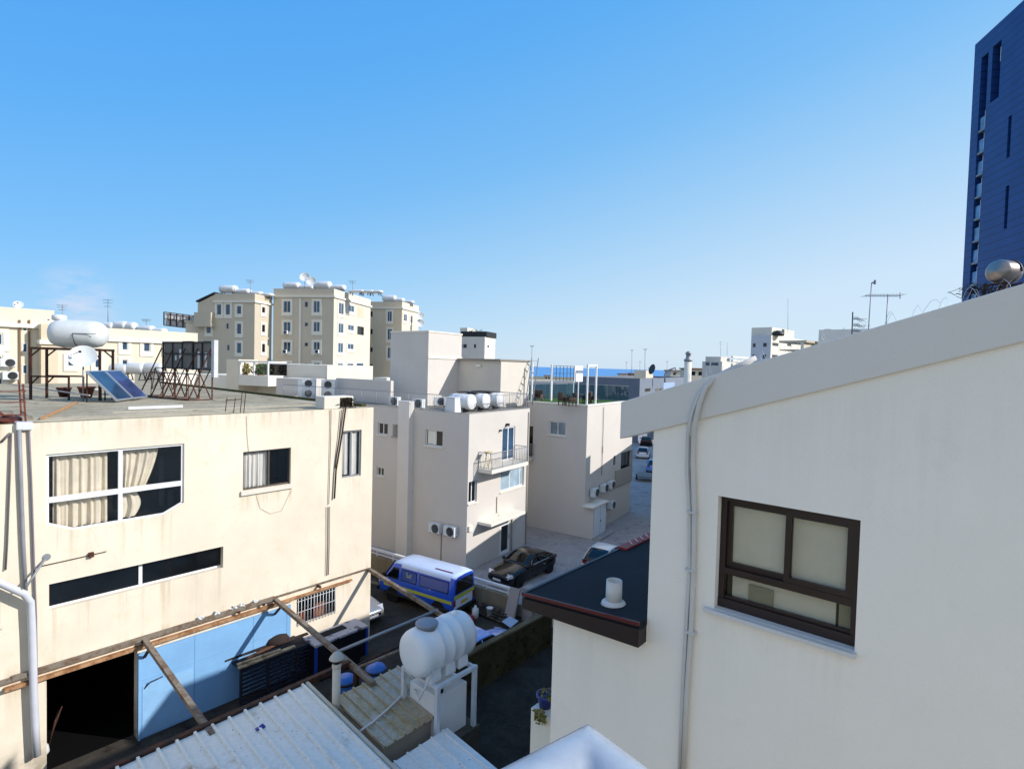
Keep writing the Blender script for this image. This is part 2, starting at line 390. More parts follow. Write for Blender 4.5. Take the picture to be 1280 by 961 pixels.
def air_con(loc, az, label, group=None, stacked=False, rust=False):
    """loc: middle of the underside, az: where the fan looks"""
    key = stacked
    if key not in AC_FIRST:
        t = thing('air_conditioner', label, 'air conditioner', loc, az, group); AC_FIRST[key] = t
        L = local(t); H = 1.5 if stacked else .6; Wd = .95 if stacked else .82; D = .34
        MB().box(-D, 0, -Wd/2, Wd/2, .04, H).build('casing', WPLAST, t, L, bevel=.015)
        for zc in ((.4, 1.12) if stacked else (.32,)):
            oy = 0 if stacked else .1
            R = Matrix.Translation((.004, oy, zc)) @ Matrix.Rotation(math.pi/2, 4, 'Y')
            g = MB().lathe([(.0,-.002),(.235,-.002),(.235,.012),(.26,.014),(.26,-.002)], 24, R).build('fan_grille', DARKM, t, L)
            m = MB()
            for k in range(6): m.lathe([(.03+.04*k-.006,.0),(.03+.04*k-.006,.016),(.03+.04*k+.004,.016),(.03+.04*k+.004,0)], 20, R)
            for k in range(8):
                a = k*math.pi/4; m.bar((.016, oy+.02*math.cos(a), zc+.02*math.sin(a)), (.016, oy+.235*math.cos(a), zc+.235*math.sin(a)), .008)
            m.build('guard', paint('guard_grey','#5b5e63',.5), g, L)
        MB().box(-D,.0,-Wd/2+.08,-Wd/2+.13,0,.04).build('foot', DARKM, t, L); MB().box(-D,0,Wd/2-.13,Wd/2-.08,0,.04).build('foot', DARKM, t, L)
        m = MB(); m.box(-D*.7,-D*.3,-Wd/2-.02,-Wd/2+.001,.12,.3); m.build('valve_cover', WPLAST, t, L)
        return t
    return dup(AC_FIRST[key], loc, az, label, group)
HEAT = {}
def heater(loc, az, label, group, r=.35, L=1.35):
    if 'h' not in HEAT:
        t = thing('water_tank', label, 'water tank', loc, az, group); HEAT['h'] = t; M = local(t)
        R = Matrix.Translation((-L/2, 0, .75)) @ Matrix.Rotation(math.pi/2, 4, 'Y')
        MB().lathe([(0,0),(r*.6,.02),(r*.92,.08),(r,.2),(r,L-.2),(r*.92,L-.08),(r*.6,L-.02),(0,L)], 18, R).build('tank', WPLAST, t, M)
        m = MB()
        for x in (-.45, .45):
            m.bar((x,-.3,0),(x,-.1,.5),.05); m.bar((x,.3,0),(x,.1,.5),.05); m.bar((x,-.3,.04),(x,.3,.04),.04)
        m.build('stand', DARKM, t, M)
        return t
    return dup(HEAT['h'], loc, az, label, group)
G1, G2 = rad(40.8), rad(33.4)
LB = Frame(-6.05, 24.19, G1); W = Frame(1.683, 6.478, G1); B2 = Frame(-2.36, 31.08, G2)
_t = on_level(729.5, 671.5, .2); T = Frame(_t.x, _t.y, G2)
YZ, SZ = -.4, .2      # yard and street levels

# ================================================================== setting
def sheet(name, poly, z, mat, sub=0, thick=None):
    m = MB()
    if thick: m.prism([(x, y, z-thick) for x, y in poly], (0, 0, thick))
    else: m.add([(x, y, z) for x, y in poly], [tuple(range(len(poly)))])
    return m.build(name, mat, kind='structure', origin=(0, 0, z))
coast = [(x, 690+40*math.sin(x*.011)+18*math.sin(x*.037+1)) for x in range(-3000, 3001, 60)]
sheet('ground', [(-3000,-600)]+[(3000,-600)]+coast[::-1], -.46, EARTH)
SEA = None
t_ = NT('sea_water'); nz = t_.noise(.02, 6, .7, stretch=(1, 4, 1)); n2 = t_.noise(.6, 4, .6)
t_.bsdf(t_.mix(t_.ramp(nz, .3, .7), srgb('#2b74b4'), srgb('#3f92cc')), .35, 0, n2, .3, .3, .3); SEA = t_.m
sheet('sea', [(-40000,500),(40000,500),(40000,40000),(-40000,40000)], -2.4, SEA)
def BW(fr, *pts): return [tuple((fr.M @ Vector((p[0], p[1], 0)))[:2]) for p in pts]
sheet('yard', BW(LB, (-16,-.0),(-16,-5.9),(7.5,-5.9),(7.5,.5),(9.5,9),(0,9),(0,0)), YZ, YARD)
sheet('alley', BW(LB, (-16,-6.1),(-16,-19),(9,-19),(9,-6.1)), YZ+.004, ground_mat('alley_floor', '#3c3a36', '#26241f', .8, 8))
sheet('street', BW(B2, (-1.72,-13),(-1.72,30),(-1.0,60),(90,60),(90,-12)), SZ, STREET, thick=.66)

# ================================================================== left building
root = thing('cream_building', 'cream plastered workshop building with curtained windows, blue sliding door and cluttered flat roof', 'building', (-6.05,24.19,YZ), G1)
fx = face_x(0)
ZR = 10.03
bw = (-11.13,-7.53,6.8,9.11); st = (-11.07,-6.25,4.55,5.32,.3); sw = (-5.59,-3.77,7.2,8.62); nw = (-1.53,-.59,7.1,9.09)
bar_w = (-3.45,-1.72,1.47,2.54); door = (-11.13,-8.86,YZ-.05,2.53,.35)
lw = (-15.0,-12.12, *sorted((LB.X(20,777)[1], LB.X(20,741)[1])))
m = MB(); m.wall(fx, -26, 0, YZ, ZR, [bw, st, sw, nw, bar_w, door, lw], .16)
m.wall(face_y(0,-1), 0, 27, YZ, ZR); m.wall(face_x(27,-1), -26, 0, YZ, ZR); m.wall(face_y(-26), 0, 27, YZ, ZR)
# splayed lower corners of the big window
for a, b, c in ((-11.13, -10.5, 7.09), (-7.53, -8.13, 7.11)):
    m.prism([(a,0,6.8),(b,0,6.8),(a,0,c)], (0,.16,0))
m.build('wall', CREAM, root, LB, recalc=False)
m = MB(); m.box(-26,-.0,.02,27,ZR-.22,ZR+.0); m.build('roof', ROOFC, root, LB)
m = MB(); m.box(-.22,.03,.6,27,ZR+.003,ZR+.1); m.build('roof_kerb', ground_mat('mossy_kerb','#5c5a38','#33311f',1.2,9), root, LB)
m = MB()
for x0, x1, y, w, z in ((-13.2,-3.0,.55,.05,.03),(-11.2,-4.5,1.3,.04,.02),(-9.0,-1.6,2.3,.05,.03)): m.box(x0,x1,y,y+w,ZR,ZR+z)
m.build('roof_seam', paint('pale_seam','#b5ad9c',.9,0,.2,5), root, LB)
# big curtained window
b0, b1, b2_, b3 = bw
wroot = MB(); fw = .07; mid = LB.X(151,600)[0]; zr = 7.78
for a, b in ((b0, b0+fw), (b1-fw, b1)): wroot.mbox(fx,a,b,7.09,b3,.06,.12)
wroot.mbox(fx,b0,b1,b3-fw,b3,.055,.125); wroot.mbox(fx,mid-.05,mid+.06,6.8,b3-fw,.05,.13); wroot.mbox(fx,b0+fw,b1-fw,zr-.09,zr+.07,.045,.135)
for p, q in (((b0,7.09),(-10.5,6.8)),((-10.5,6.8),(-8.13,6.81)),((-8.13,6.81),(b1,7.11))):
    wroot.bar((p[0],.09,p[1]+.02),(q[0],.09,q[1]+.02),.06,.05)
win = wroot.build('window', WINF, root, LB, 'wide white framed window with a splayed lower edge and long cream curtains')
MB().mbox(fx,b0+.03,b1-.03,6.83,b3-.03,.08,.088).build('pane', CLEAR, win, LB)
curtain(win, LB, fx, b0+.2, mid-.28, 6.82, 9.07, .3, CURT, .05, .2)
curtain(win, LB, fx, mid+.08, -8.2, 7.62, 9.07, .3, CURT, .05, .2, gather=lambda f: 1-.42*f**1.5)
curtain(win, LB, fx, mid+.06, -8.75, 6.85, 7.7, .3, CURT, .06, .26, gather=lambda f: .75+.35*math.sin(3.1*f))
DKROOM = flat('dark_room', '#15130f')
interior(win, LB, fx, b0-.1, b1+.1, 6.75, 9.2, .16, 2.2, DKROOM)
m = MB(); m.mbox(fx,-8.0,-7.85,6.9,8.6,.9,1.0); m.mbox(fx,-7.8,-7.66,6.9,7.4,.6,.7); m.build('cabinet', flat('grey_door','#3b3a3c'), win, LB)
# strip window
wroot = MB(); c = LB.X(178,706)[0]
wroot.mbox(fx,st[0],st[1],st[2],st[2]+.05,.2,.26); wroot.mbox(fx,c-.05,c+.05,st[2]+.05,st[3],.19,.27)
win = wroot.build('strip_window', WINF, root, LB); MB().mbox(fx,st[0],st[1],st[2]+.03,st[3],.22,.23).build('pane', GLASSK, win, LB)
# small window
win = window(root, LB, fx, *sw, fm=paint('bronze_frame','#5a5148',.5,.3), pm=CLEAR, d=.1, fw=.06, vs=(.55,), label='brown framed window with a white curtain drawn over its left half')
MB().mbox(fx,sw[0]-.08,sw[1]+.06,sw[2]-.16,sw[2]-.004,-.08,.1).build('sill', OFFW, win, LB)
curtain(win, LB, fx, sw[0]+.08, sw[0]+.98, sw[2]+.05, sw[3]-.05, .24, CURTW, .04, .15)
interior(win, LB, fx, sw[0], sw[1], sw[2], sw[3], .16, 1.2, DKROOM)
# narrow window
win = window(root, LB, fx, *nw, fm=GREYM, pm=CLEAR, d=.06, fw=.06, vs=(.5,), label='narrow grey framed window with white curtains near the corner')
curtain(win, LB, fx, nw[0]+.06, nw[0]+.42, nw[2]+.1, nw[3]-.05, .2, CURTW, .03, .14); curtain(win, LB, fx, nw[0]+.5, nw[1]-.06, nw[2]+.05, nw[3]-.05, .2, CURTW, .03, .2)
interior(win, LB, fx, nw[0], nw[1], nw[2], nw[3], .16, .9, DKROOM)
# barred window
win = window(root, LB, fx, *bar_w, fm=paint('old_brown_frame','#4a3528',.7), pm=GLASSK, d=.1, fw=.05, vs=(.5,), label='small barred window above the yard')
m = MB(); n = 12
for i in range(n+1):
    x = bar_w[0]+.05+(bar_w[1]-bar_w[0]-.1)*i/n; m.tube([(x,-.03,bar_w[2]-.02),(x,-.03,bar_w[3]+.0)], .014, 6)
for z in (bar_w[2]+.06, bar_w[3]-.1, (bar_w[2]+bar_w[3])/2): m.bar((bar_w[0],-.03,z),(bar_w[1],-.03,z),.03,.012)
m.build('grille', WPLAST, win, LB)
for a_, b_, c_ in ((.12,.42,.5),(.75,1.25,.62)): MB().mbox(fx,bar_w[0]+a_,bar_w[0]+b_,bar_w[2]+.06,bar_w[2]+c_,.05,.08).build('cardboard', rusty('cardboard','#8a5a3c','#6a2f2a',.5), win, LB)
# lower left window
win = window(root, LB, fx, *lw, fm=paint('grey_brown_frame','#6a625b',.5,.2), pm=GLASSK, d=.08, fw=.1, vs=(.5,), label='dark window low beside the drain pipe', sill=OFFW)
# doorway and blue sliding door
dr = interior(root, LB, fx, door[0]-.6, door[1]+.3, YZ+.006, 2.8, .36, 6, BLACK)  # near-black base colour holds the darkness of the shaded room
MB().box(door[0],door[1],.0,.37,YZ-.04,YZ+.004).build('threshold', YARD, root, LB); dr.name = 'doorway'
BLUED = plaster('blue_door_paint', '#80b0dc', .12, .35, .6, .15, '#6f93b8', .6)
m = MB(); dx0, dx1 = -8.86, LB.X(362,775)[0]
for i, (a, b) in enumerate(((dx0,-7.2),(-7.19,-5.2),(-5.19,-3.9),(-3.89,dx1))): m.box(a,b,-.09,-.03,YZ+.02,2.45)
for z in (.75, 1.55): m.box(dx0,dx1-.02,-.1,-.088,z,z+.025)
m.box(dx0,dx0+.05,-.11,-.03,YZ,2.45)
sd = m.build('sliding_door', BLUED, root, LB, 'light blue metal sliding door')
m = MB(); m.box(-8.75,-7.25,-.105,-.091,YZ+.1,1.35); m.build('wicket', paint('blue_wicket','#8ab8e0',.6,0,.12), sd, LB)
m = MB(); m.tube([(-8.7,-.1,1.25),(-8.55,-.2,1.45),(-8.2,-.22,1.5)], .02, 6); m.build('handle', RUSTD, sd, LB)
m = MB(); m.box(-12.05,dx1+.1,-.14,-.005,2.6,2.7); m.box(-26,-12.3,-.12,-.005,2.58,2.68); m.box(dx1+.11,-1.0,-.12,-.005,2.63,2.7)
m.build('door_rail', ORANGE, root, LB)
for x in (-8.8,-5.8,-4.9,-2.6): MB().box(x,x+.08,-.22,-.01,2.8,2.88).build('rail_bracket', RUSTD, root, LB)
# dirty plinth, wall blemishes
m = MB(); m.box(-26,-11.75,-.03,-.004,YZ,YZ+.55); m.build('plinth', ground_mat('stained_plinth','#8a8368','#4e4a38',1.5,10), root, LB)
# pipes on the facade
def pxs(y, *pts): return [LB.plane(px, py, 0, 1, 0, y) for px, py in pts]
m = MB(); m.tube(pxs(-.32, (-12,722),(4,730),(30,742))+pxs(-.2,(38,752),(40,790),(42,860),(44,905),(46,944)), .095, 12); m.build('drain_pipe', paint('pipe_grey','#c6c9d2',.5,0,.1), root, LB, 'thick grey drain pipe with an elbow')
m = MB(); m.tube(pxs(-.07, (24,533),(26,600),(29,680),(32,738)), .05, 8); m.build('downpipe', paint('pipe_grey2','#8d8f97',.5,0,.15), root, LB)
m = MB(); m.tube(pxs(-.06, (36,533),(39,600),(42,690),(45,770),(47,930)), .025, 8); m.build('conduit', paint('conduit_violet','#77707a',.6), root, LB)
m = MB(); m.tube(pxs(-.06, (14,541),(12,600),(9,680),(7,712)), .022, 8); m.tube(pxs(-.05,(1,553),(13,541)), .03, 6); m.build('conduit', paint('conduit_dark','#5e5a5c',.6), root, LB)
for px in (24, 30.5, 37): a = pxs(-.06,(px,532))[0]; MB().box(a.x-.07,a.x+.07,-.13,.3,a.z-.12,a.z+.1).build('pipe_cap', WPLAST, root, LB, bevel=.03)
m = MB(); a = pxs(-.0,(58,696))[0]; b = pxs(-.5,(33,733))[0]; m.tube([a, b], .03, 8); m.lathe([(.0,0),(.1,0),(.1,.015),(0,.02)], 16, Matrix.Translation(a) @ Matrix.Rotation(math.pi/2, 4, 'X'), False); m.build('stay_rod', GREYM, root, LB)
m = MB(); m.tube(pxs(-.04,(48,708),(80,701),(115,693),(133,689)), .012, 5); a = pxs(-.04,(114,693))[0]; m.box(a.x-.06,a.x+.06,-.1,0,a.z-.07,a.z+.07); m.build('wall_wire', RUSTD, root, LB)
m = MB(); m.tube(pxs(-.05,(414,512),(413,560),(411,630)), .014, 5); m.build('wall_wire', flat('wire_grey','#5a5248'), root, LB)
m = MB(); m.tube(pxs(-.08,(432,510),(428,540),(420,588),(418,623)), .035, 6); m.tube(pxs(-.06,(427,512),(424,545),(419,585)), .018, 5); m.build('cable', flat('cable_brown','#3a2d27'), root, LB)
m = MB(); m.tube(pxs(-.05,(412,633),(411.5,680),(410.5,718)), .02, 6); m.tube(pxs(-.05,(409,633),(409,680),(408,719)), .014, 6); m.build('conduit', paint('conduit_grey','#8a8176',.6), root, LB)
m = MB(); m.tube(pxs(-.02,(320,617),(325,635),(338,642),(352,638),(364,613)), .005, 4); m.build('wall_wire', flat('wire_thin','#8a7c66'), root, LB); m = MB(); m.tube(pxs(-.02,(308,520),(309,545),(311,566)), .006, 4); m.build('wall_wire', flat('wire_thin','#8a7c66'), root, LB)
# roof block with the broken hollow
p = LB.Z(385, 513, ZR)
m = MB(); m.box(-2.35,-.98,.06,.75,ZR,ZR+.52); blk = m.build('roof_block', OFFW, root, LB, bevel=.03)
m = MB()
for _ in range(46):
    a = Vector((-1.3+random.gauss(0,.13), -.0, ZR+.26+random.gauss(0,.1))); b = a+Vector((random.gauss(0,.18), random.uniform(-.05,.02), random.gauss(0,.16)))
    b.z = min(max(b.z, ZR+.05), ZR+.47); m.tube([a,b], .013, 4)
m.box(-1.62,-1.05,.035,.062,ZR+.08,ZR+.46); m.build('hollow', flat('dark_hollow','#2a241d'), blk, LB)

# ------------------------------------------------------------------ steel frame of the vanished canopy
cf = thing('canopy_frame', 'rusty steel canopy frame of bare rafters leaning out from the cream building', 'steel frame', (*BW(LB,(-4.4,-2.5))[0],YZ), G1)
sl = .11
zz = lambda n: 2.9-sl*n
for x, n1 in ((-.12,6.2),(-4.4,6.5),(-8.7,5.6)):
    MB().bar((x,-.02,zz(0)-.02),(x,-n1,zz(n1)-.02),.15,.13).build('rafter', BEAM, cf, LB)
MB().bar((-11.9,-.1,2.92),(-4.4,-.1,2.92),.14,.12).bar((-26,-.1,2.9),(-11.9,-.1,2.9),.12,.1).build('ledger', BEAM, cf, LB)
MB().bar((-4.4,-.06,2.93),(-.1,-.06,2.93),.05,.05).build('ledger', BEAM, cf, LB)
MB().bar((-12.5,-5.2,zz(5.2)),(-4.4,-5.2,zz(5.2)),.16,.16).build('purlin', RUSTD, cf, LB)
MB().tube([(-4.45,-4.46,zz(4.46)),(0,-4.46,zz(4.46))], .055, 8).build('tie_pipe', GREYM, cf, LB)
MB().tube([(-4.4,-5.5,zz(5.5)-.05),(-1.3,-5.6,zz(5.6)-.1)], .05, 8).build('tie_pipe', BEAM, cf, LB)
MB().tube([(-4.4,-5.2,zz(5.2)-.2),(-1.3,-5.1,zz(5.2)-.25)], .04, 8).build('tie_pipe', RUSTD, cf, LB)
MB().bar((-4.42,-5.6,YZ),(-4.42,-5.6,zz(5.6)-.1),.14).build('post', RUSTD, cf, LB)
MB().bar((-8.7,-.12,2.3),(-8.7,-.6,zz(.6)-.1),.07).build('strut', RUSTD, cf, LB)
MB().bar((-4.4,-.12,2.3),(-4.4,-.6,zz(.6)-.1),.07).build('strut', RUSTD, cf, LB)
m = MB()
for x in (-7.0,-6.5,-5.9,-5.6,-5.1):
    a = random.uniform(.07,.13); m = MB(); leaves(m, (x,-.1,2.99+a*.4), a, .06, a*.7, 14, .06); m.build('scrap_rag', WPLAST, cf, LB)

# ================================================================== roof clutter on the left building
def lbw(x, y, z): return tuple(LB.M @ Vector((x, y, z)))
# tank stand
d0 = at_depth(66, 497, 24.6); 
ts = thing('tank_stand', 'rusty angle iron tower standing on the cluttered roof under a white tank', 'stand', (-19.3,24.3,ZR), rad(80))
M = local(ts); ZD = 2.2
posts = [(-1.35,.5),(1.3,.5),(-1.35,-.55),(1.3,-.55)]
for x, y in posts: MB().bar((x,y,0),(x,y,ZD),.08).build('leg', RUSTD, ts, M)
m = MB()
for y in (.5,-.55): m.bar((-1.4,y,ZD),(1.35,y,ZD),.09,.1)
for x in (-1.35,1.3,-.4,.4): m.bar((x,-.6,ZD+.01),(x,.55,ZD+.01),.07)
m.build('deck', RUSTD, ts, M)
m = MB()
for y in (.5,-.55):
    for p, q, w in (((-1.35,y,1.0),(.1,y,1.0),.07),((-1.35,y,ZD-.35),(-1.0,y,ZD-.03),.05),((1.3,y,ZD-.35),(.95,y,ZD-.03),.05),((-1.35,y,.65),(-1.05,y,.98),.05),((.1,y,.0),(.1,y,1.0),.06)): MB().bar(p, q, w).build('brace', RUSTD, ts, M)
tk = thing('water_tank', 'big white horizontal water tank on the rusty tower of the cream roof', 'water tank', tuple(M @ Vector((.18,0,ZD+.06))), rad(80))
r = .62; L = 2.25; M = local(tk)
R = Matrix.Translation((-L/2,0,r)) @ Matrix.Rotation(math.pi/2, 4, 'Y')
MB().lathe([(0,0),(r*.45,.05),(r*.78,.17),(r*.95,.36),(r,.55),(r*.985,L*.5),(r*.96,L-.5),(r*.86,L-.26),(r*.6,L-.08),(r*.3,L-.01),(0,L)], 28, R).build('barrel', WPLAST, tk, M)
MB().lathe([(0.2,0),(.27,.02),(.27,.2),(.22,.24),(0,.26)], 18, Matrix.Translation((-.75,0,r*2-.06))).build('lid', WPLAST, tk, M)
m = MB()
for k in (.1,): m.tube([(k,-r*1.01*math.cos(a),r+r*1.01*math.sin(a)) for a in [i*.2-1.2 for i in range(7)]], .012, 5)
m.tube([(k, -r*.99, r*1.0) for k in (.1,.5,1.0)], .012, 5); m.build('strap', DARKM, tk, M)
def dish(name, label, cat, loc, az, tilt, r, mat, group=None, pole=1.0):
    t = thing(name, label, cat, loc, az, group); M = local(t)
    MB().tube([(0,0,0),(0,0,pole)], .03, 8).build('mast', GREYM, t, M)
    R = Matrix.Translation((.08,0,pole+r*.2)) @ Matrix.Rotation(math.pi/2-tilt, 4, 'Y')
    prof = [(0,-.18*r)]+[(r*f, -.18*r+.3*r*f*f) for f in (.25,.5,.75,1)]+[(r*1.02,.13*r),(r*.98,.09*r)]+[(r*f, -.2*r+.3*r*f*f-.012) for f in (.75,.5,.25,0)]
    MB().lathe(prof, 24, R).build('reflector', mat, t, M)
    m = MB(); tip = R @ Vector((0,-.1*r,.9*r)); m.tube([R @ Vector((0,-.95*r,.1*r)), tip], .015, 6); m.tube([tip, tip+Vector((-.12,0,0))], .05, 8); m.build('feed_arm', DARKM, t, M)
    return t
q = at_depth(104, 446, 23.3); dish('satellite_dish', 'large white satellite dish in front of the tank tower', 'satellite dish', (q.x,q.y,ZR), rad(150), rad(28), .5, WPLAST, pole=q.z-ZR-.1)
# solar collector pair
tilt = rad(47); pb = [Vector((-16.5,22.98,ZR+.06)), Vector((-16.94,25.62,ZR+.06))]
for i in range(2):
    a = pb[0].lerp(pb[1], i*.5+.0); b = pb[0].lerp(pb[1], i*.5+.48)
    az = math.atan2((b-a).x, (b-a).y); up = Vector((-1.15,-.18,1.2))
    t = thing('solar_panel', ['blue glazed solar collector nearer the roof edge', 'blue glazed solar collector with a cloudy pane, behind the other one'][i], 'solar panel', tuple(a), az)
    m = MB(); nrm = (b-a).cross(up).normalized(); nrm = nrm if nrm.z > 0 else -nrm
    th = nrm*.08; m.hexa([a,b,b+up,a+up,a+th,b+th,b+up+th,a+up+th]); m.build('casing', ALU, t)
    m = MB(); e = .05; u = (b-a); k = lambda f, g: a+u*f+up*g+th*1.04
    for j in range(1): m.quad(k(.05,.03),k(.95,.03),k(.95,.97),k(.05,.97))
    gm = NT('collector_glass%d' % i); wv = gm.n('ShaderNodeTexNoise'); wv.inputs['Scale'].default_value = 2.0
    cc = gm.mix(wv.outputs['Fac'], srgb('#1b2c42'), srgb('#34506e' if i == 0 else '#454f80')); gm.bsdf(cc, .12, 0, spec=.6)
    m.build('glass', gm.m, t)
    m = MB(); top = a+up; m.bar(top+u*.1, Vector(((top+u*.1).x,(top+u*.1).y,ZR)), .04); m.bar(top+u*.9, Vector(((top+u*.9).x,(top+u*.9).y,ZR)), .04); m.build('prop', RUSTD, t)
# sign on scaffold, seen from behind
A = Vector((-14.15,26.0,0)); B = Vector((-17.8,28.1,0)); dirv = (B-A).normalized(); az = math.atan2(dirv.x, dirv.y)
sg = thing('rooftop_sign', 'back of a dark framed rooftop sign propped on a rusty scaffold', 'billboard', (A.x,A.y,ZR), az); M = local(sg); L = (B-A).length
z0, z1 = 1.42, 2.72
m = MB(); 
for f in (0,.2,.38,.6,.8,1.0): m.bar((L*f,-.02,z0-.05),(L*f,-.02,z1+.03),.07 if f in (0,1,.38) else .04)
for z in (z0,(z0+z1)/2+.08,z1): m.bar((-.03,-.02,z),(L+.03,-.02,z),.06)
m.build('frame', DARKM, sg, M)
PANELB = paint('sign_back','#77756f',.8,.1,.25,2)
for i, (f, g) in enumerate(((.0,.2),(.2,.4),(.4,.62),(.62,1.0))):
    m = MB(); m.box(L*f+.03,L*g-.03,-.16,-.06,z0+.02,z1+.06-.03*(i % 2)); m.build('panel', PANELB, sg, M)
MB().box(-.26,-.04,-.14,.06,z0-.35,z1+.1).build('end_panel', paint('sign_white','#c7c9cc',.6), sg, M)
m = MB()
for f, g in ((.2,.3),(.45,.52),(.25,.6)): pass
for a_, b_, c_, d_ in ((.11,.15,.1,.8),(.25,.29,.05,.85),(.62,.66,.5,.95),(.72,.75,.4,.65)): MB().box(L*a_,L*b_,-.055,-.03,z0+c_,z0+d_).build('batten', WPLAST, sg, M)
m = MB(); w = .045
for f in (0,.25,.5,.75,1):
    m.bar((L*f,-.02,0),(L*f,-.02,z0),w); m.bar((L*f,1.1,.02),(L*f,.05,z1-.3),w); m.bar((L*f,1.1,.03),(L*f,0,.03),w)
for i in range(4):
    f, g = i*.25, i*.25+.25
    m.bar((L*f,.05,.05),(L*g,.05,z0),w*.8); m.bar((L*g,.09,.05),(L*f,.09,z0),w*.8); m.bar((L*f,1.1,.05),(L*g,.5,1.2),w*.7)
m.bar((0,1.1,.04),(L,1.1,.04),w*1.3); m.bar((0,.6,1.2),(L,.6,1.2),w); m.build('scaffold', rusty('scaffold_rust','#30211d','#5e3426',.5), sg, M)
# trestle left of the sign and rebar stools
m = MB(); c = Vector((*BW(LB,LB.Z(190,486,ZR))[0],ZR))
for k in range(3):
    o = Vector((.7*k,-.1*k,0)); m.bar(c+o,c+o+Vector((.0,.3,1.3)),.04); m.bar(c+o+Vector((-.6,0,0)),c+o+Vector((0,.3,1.3)),.035); m.bar(c+o+Vector((.6,0,0)),c+o+Vector((0,.3,1.3)),.035)
m.bar(c+Vector((0,.3,1.3)),c+Vector((1.4,.1,1.3)),.05); m.bar(c+Vector((-.4,.1,.6)),c+Vector((1.8,-.1,.6)),.04)
m.build('steel_trestle', RUSTD, None, label='rusty trestle frame standing left of the rooftop sign', cat='trestle')
c = Vector(lbw(*LB.Z(290,516,ZR), ZR))
m = MB()
for dx, dy in ((0,0),(.28,.05),(.5,.1),(.62,.12)): m.tube([c+Vector((dx-.25,dy,0)), c+Vector((dx-.2,dy+.03,.55 if dx < .4 else .75))], .014, 5)
m.tube([c+Vector((-.25,.02,.45)), c+Vector((.3,.12,.5))], .016, 5); m.build('rebar_stubs', RUSTD, None, label='bent rebar stubs sticking up at the roof edge', cat='rebar')
# pots
POT = None
for i, (px, py, r, mt, lab) in enumerate(((80,496,.28,rusty('dark_pot','#5a2e28','#3a201c',.5),'dark brown flower pot under the tank tower'),(108,497,.33,TERRA,'pale terracotta pot under the tank tower'),(121,494,.2,WPLAST,'white bucket beside the terracotta pot'))):
    x, y = LB.Z(px, py, ZR); l = Vector(lbw(x, y, ZR))
    m = MB(); m.lathe([(r*.6,0),(r*.95,r*1.3),(r*1.06,r*1.32),(r*1.06,r*1.55),(r*.92,r*1.55),(r*.9,r*1.3),(0,r*1.3)], 18, Matrix.Translation(l)); m.build(['flower_pot','flower_pot','bucket'][i], mt, None, label=lab, cat=['flower pot','flower pot','bucket'][i])
# loose pipes and planks on the roof
def loose(name, p, q, w, mat, lab, cat, h=None, zoff=.03):
    a = Vector(lbw(*LB.Z(*p, ZR), ZR+zoff)); b = Vector(lbw(*LB.Z(*q, ZR), ZR+zoff))
    MB().bar(a, b, w, h or w).build(name, mat, None, label=lab, cat=cat)
loose('white_pipe',(160,512),(228,509.5),.1,WPLAST,'white plastic pipe lying along the front roof edge','pipe',zoff=.06)
loose('timber_plank',(52,525),(96,504),.07,paint('orange_wood','#b98c5e',.8,0,.3),'orange tinted timber lying slantwise on the roof by the rusty cage','plank',zoff=.05)
loose('long_pole',(8,488),(112,505),.05,paint('grey_pole','#b3a9a4',.6),'long grey pole lying across the roof under the tank tower','pole',zoff=.35)
# rusty cage and black railing at the roof's left end
cg = thing('roof_cage', 'rusty bent cage of bars at the left end of the cream roof', 'cage', lbw(-11.7,.5,ZR), G1)
m = MB()
for x, y in ((-12.6,.2),(-11.55,.15),(-11.5,1.2),(-12.5,1.3)): m.bar((x,y,ZR),(x-.05,y+.02,ZR+.95+.15*(x > -12)),.04)
for z in (.25,.6,.9): m.bar((-12.6,.2,ZR+z),(-11.55,.15,ZR+z),.025); m.bar((-11.55,.15,ZR+z),(-11.5,1.2,ZR+z),.025)
m.bar((-12.6,.2,ZR+.9),(-11.8,.3,ZR),.06); m.bar((-12.6,.2,ZR+.25),(-12.5,1.3,ZR+.25),.025); m.build('bars', rusty('cage_rust','#4b241e','#70392a',.6), cg, LB)
m = MB(); m.tube([(-12.2+.45*math.cos(a),.6+.4*math.sin(a),ZR+.08+.05*math.sin(3*a)) for a in [i*.35 for i in range(19)]], .07, 6); m.box(-12.1,-11.6,.3,.8,ZR,ZR+.14); m.build('scrap', rusty('scrap_rust','#5d2f28','#3d211e',.5), cg, LB)
railing(LB, [(-16.5,1.0,ZR),(-12.8,1.0,ZR)], .75, DARKM, 'roof_railing', None, .16, .014, label='black barred railing at the left end of the cream roof', cat='railing')
m = MB()
for i in range(14):
    x = random.uniform(-13.6,-11.3); y = random.uniform(.8,3.2); s = random.uniform(.12,.3); a = random.uniform(0,3)
    m.hexa([(x+s*math.cos(a+k*1.57),y+s*math.sin(a+k*1.57),ZR) for k in range(4)]+[(x+.9*s*math.cos(a+k*1.57),y+.9*s*math.sin(a+k*1.57),ZR+s*.5) for k in range(4)])
m.build('rubble', ground_mat('rubble_grey','#8b857c','#56514a',3,12), None, LB, 'heap of grey rubble and slabs on the roof beside the cage', 'rubble', kind='stuff')
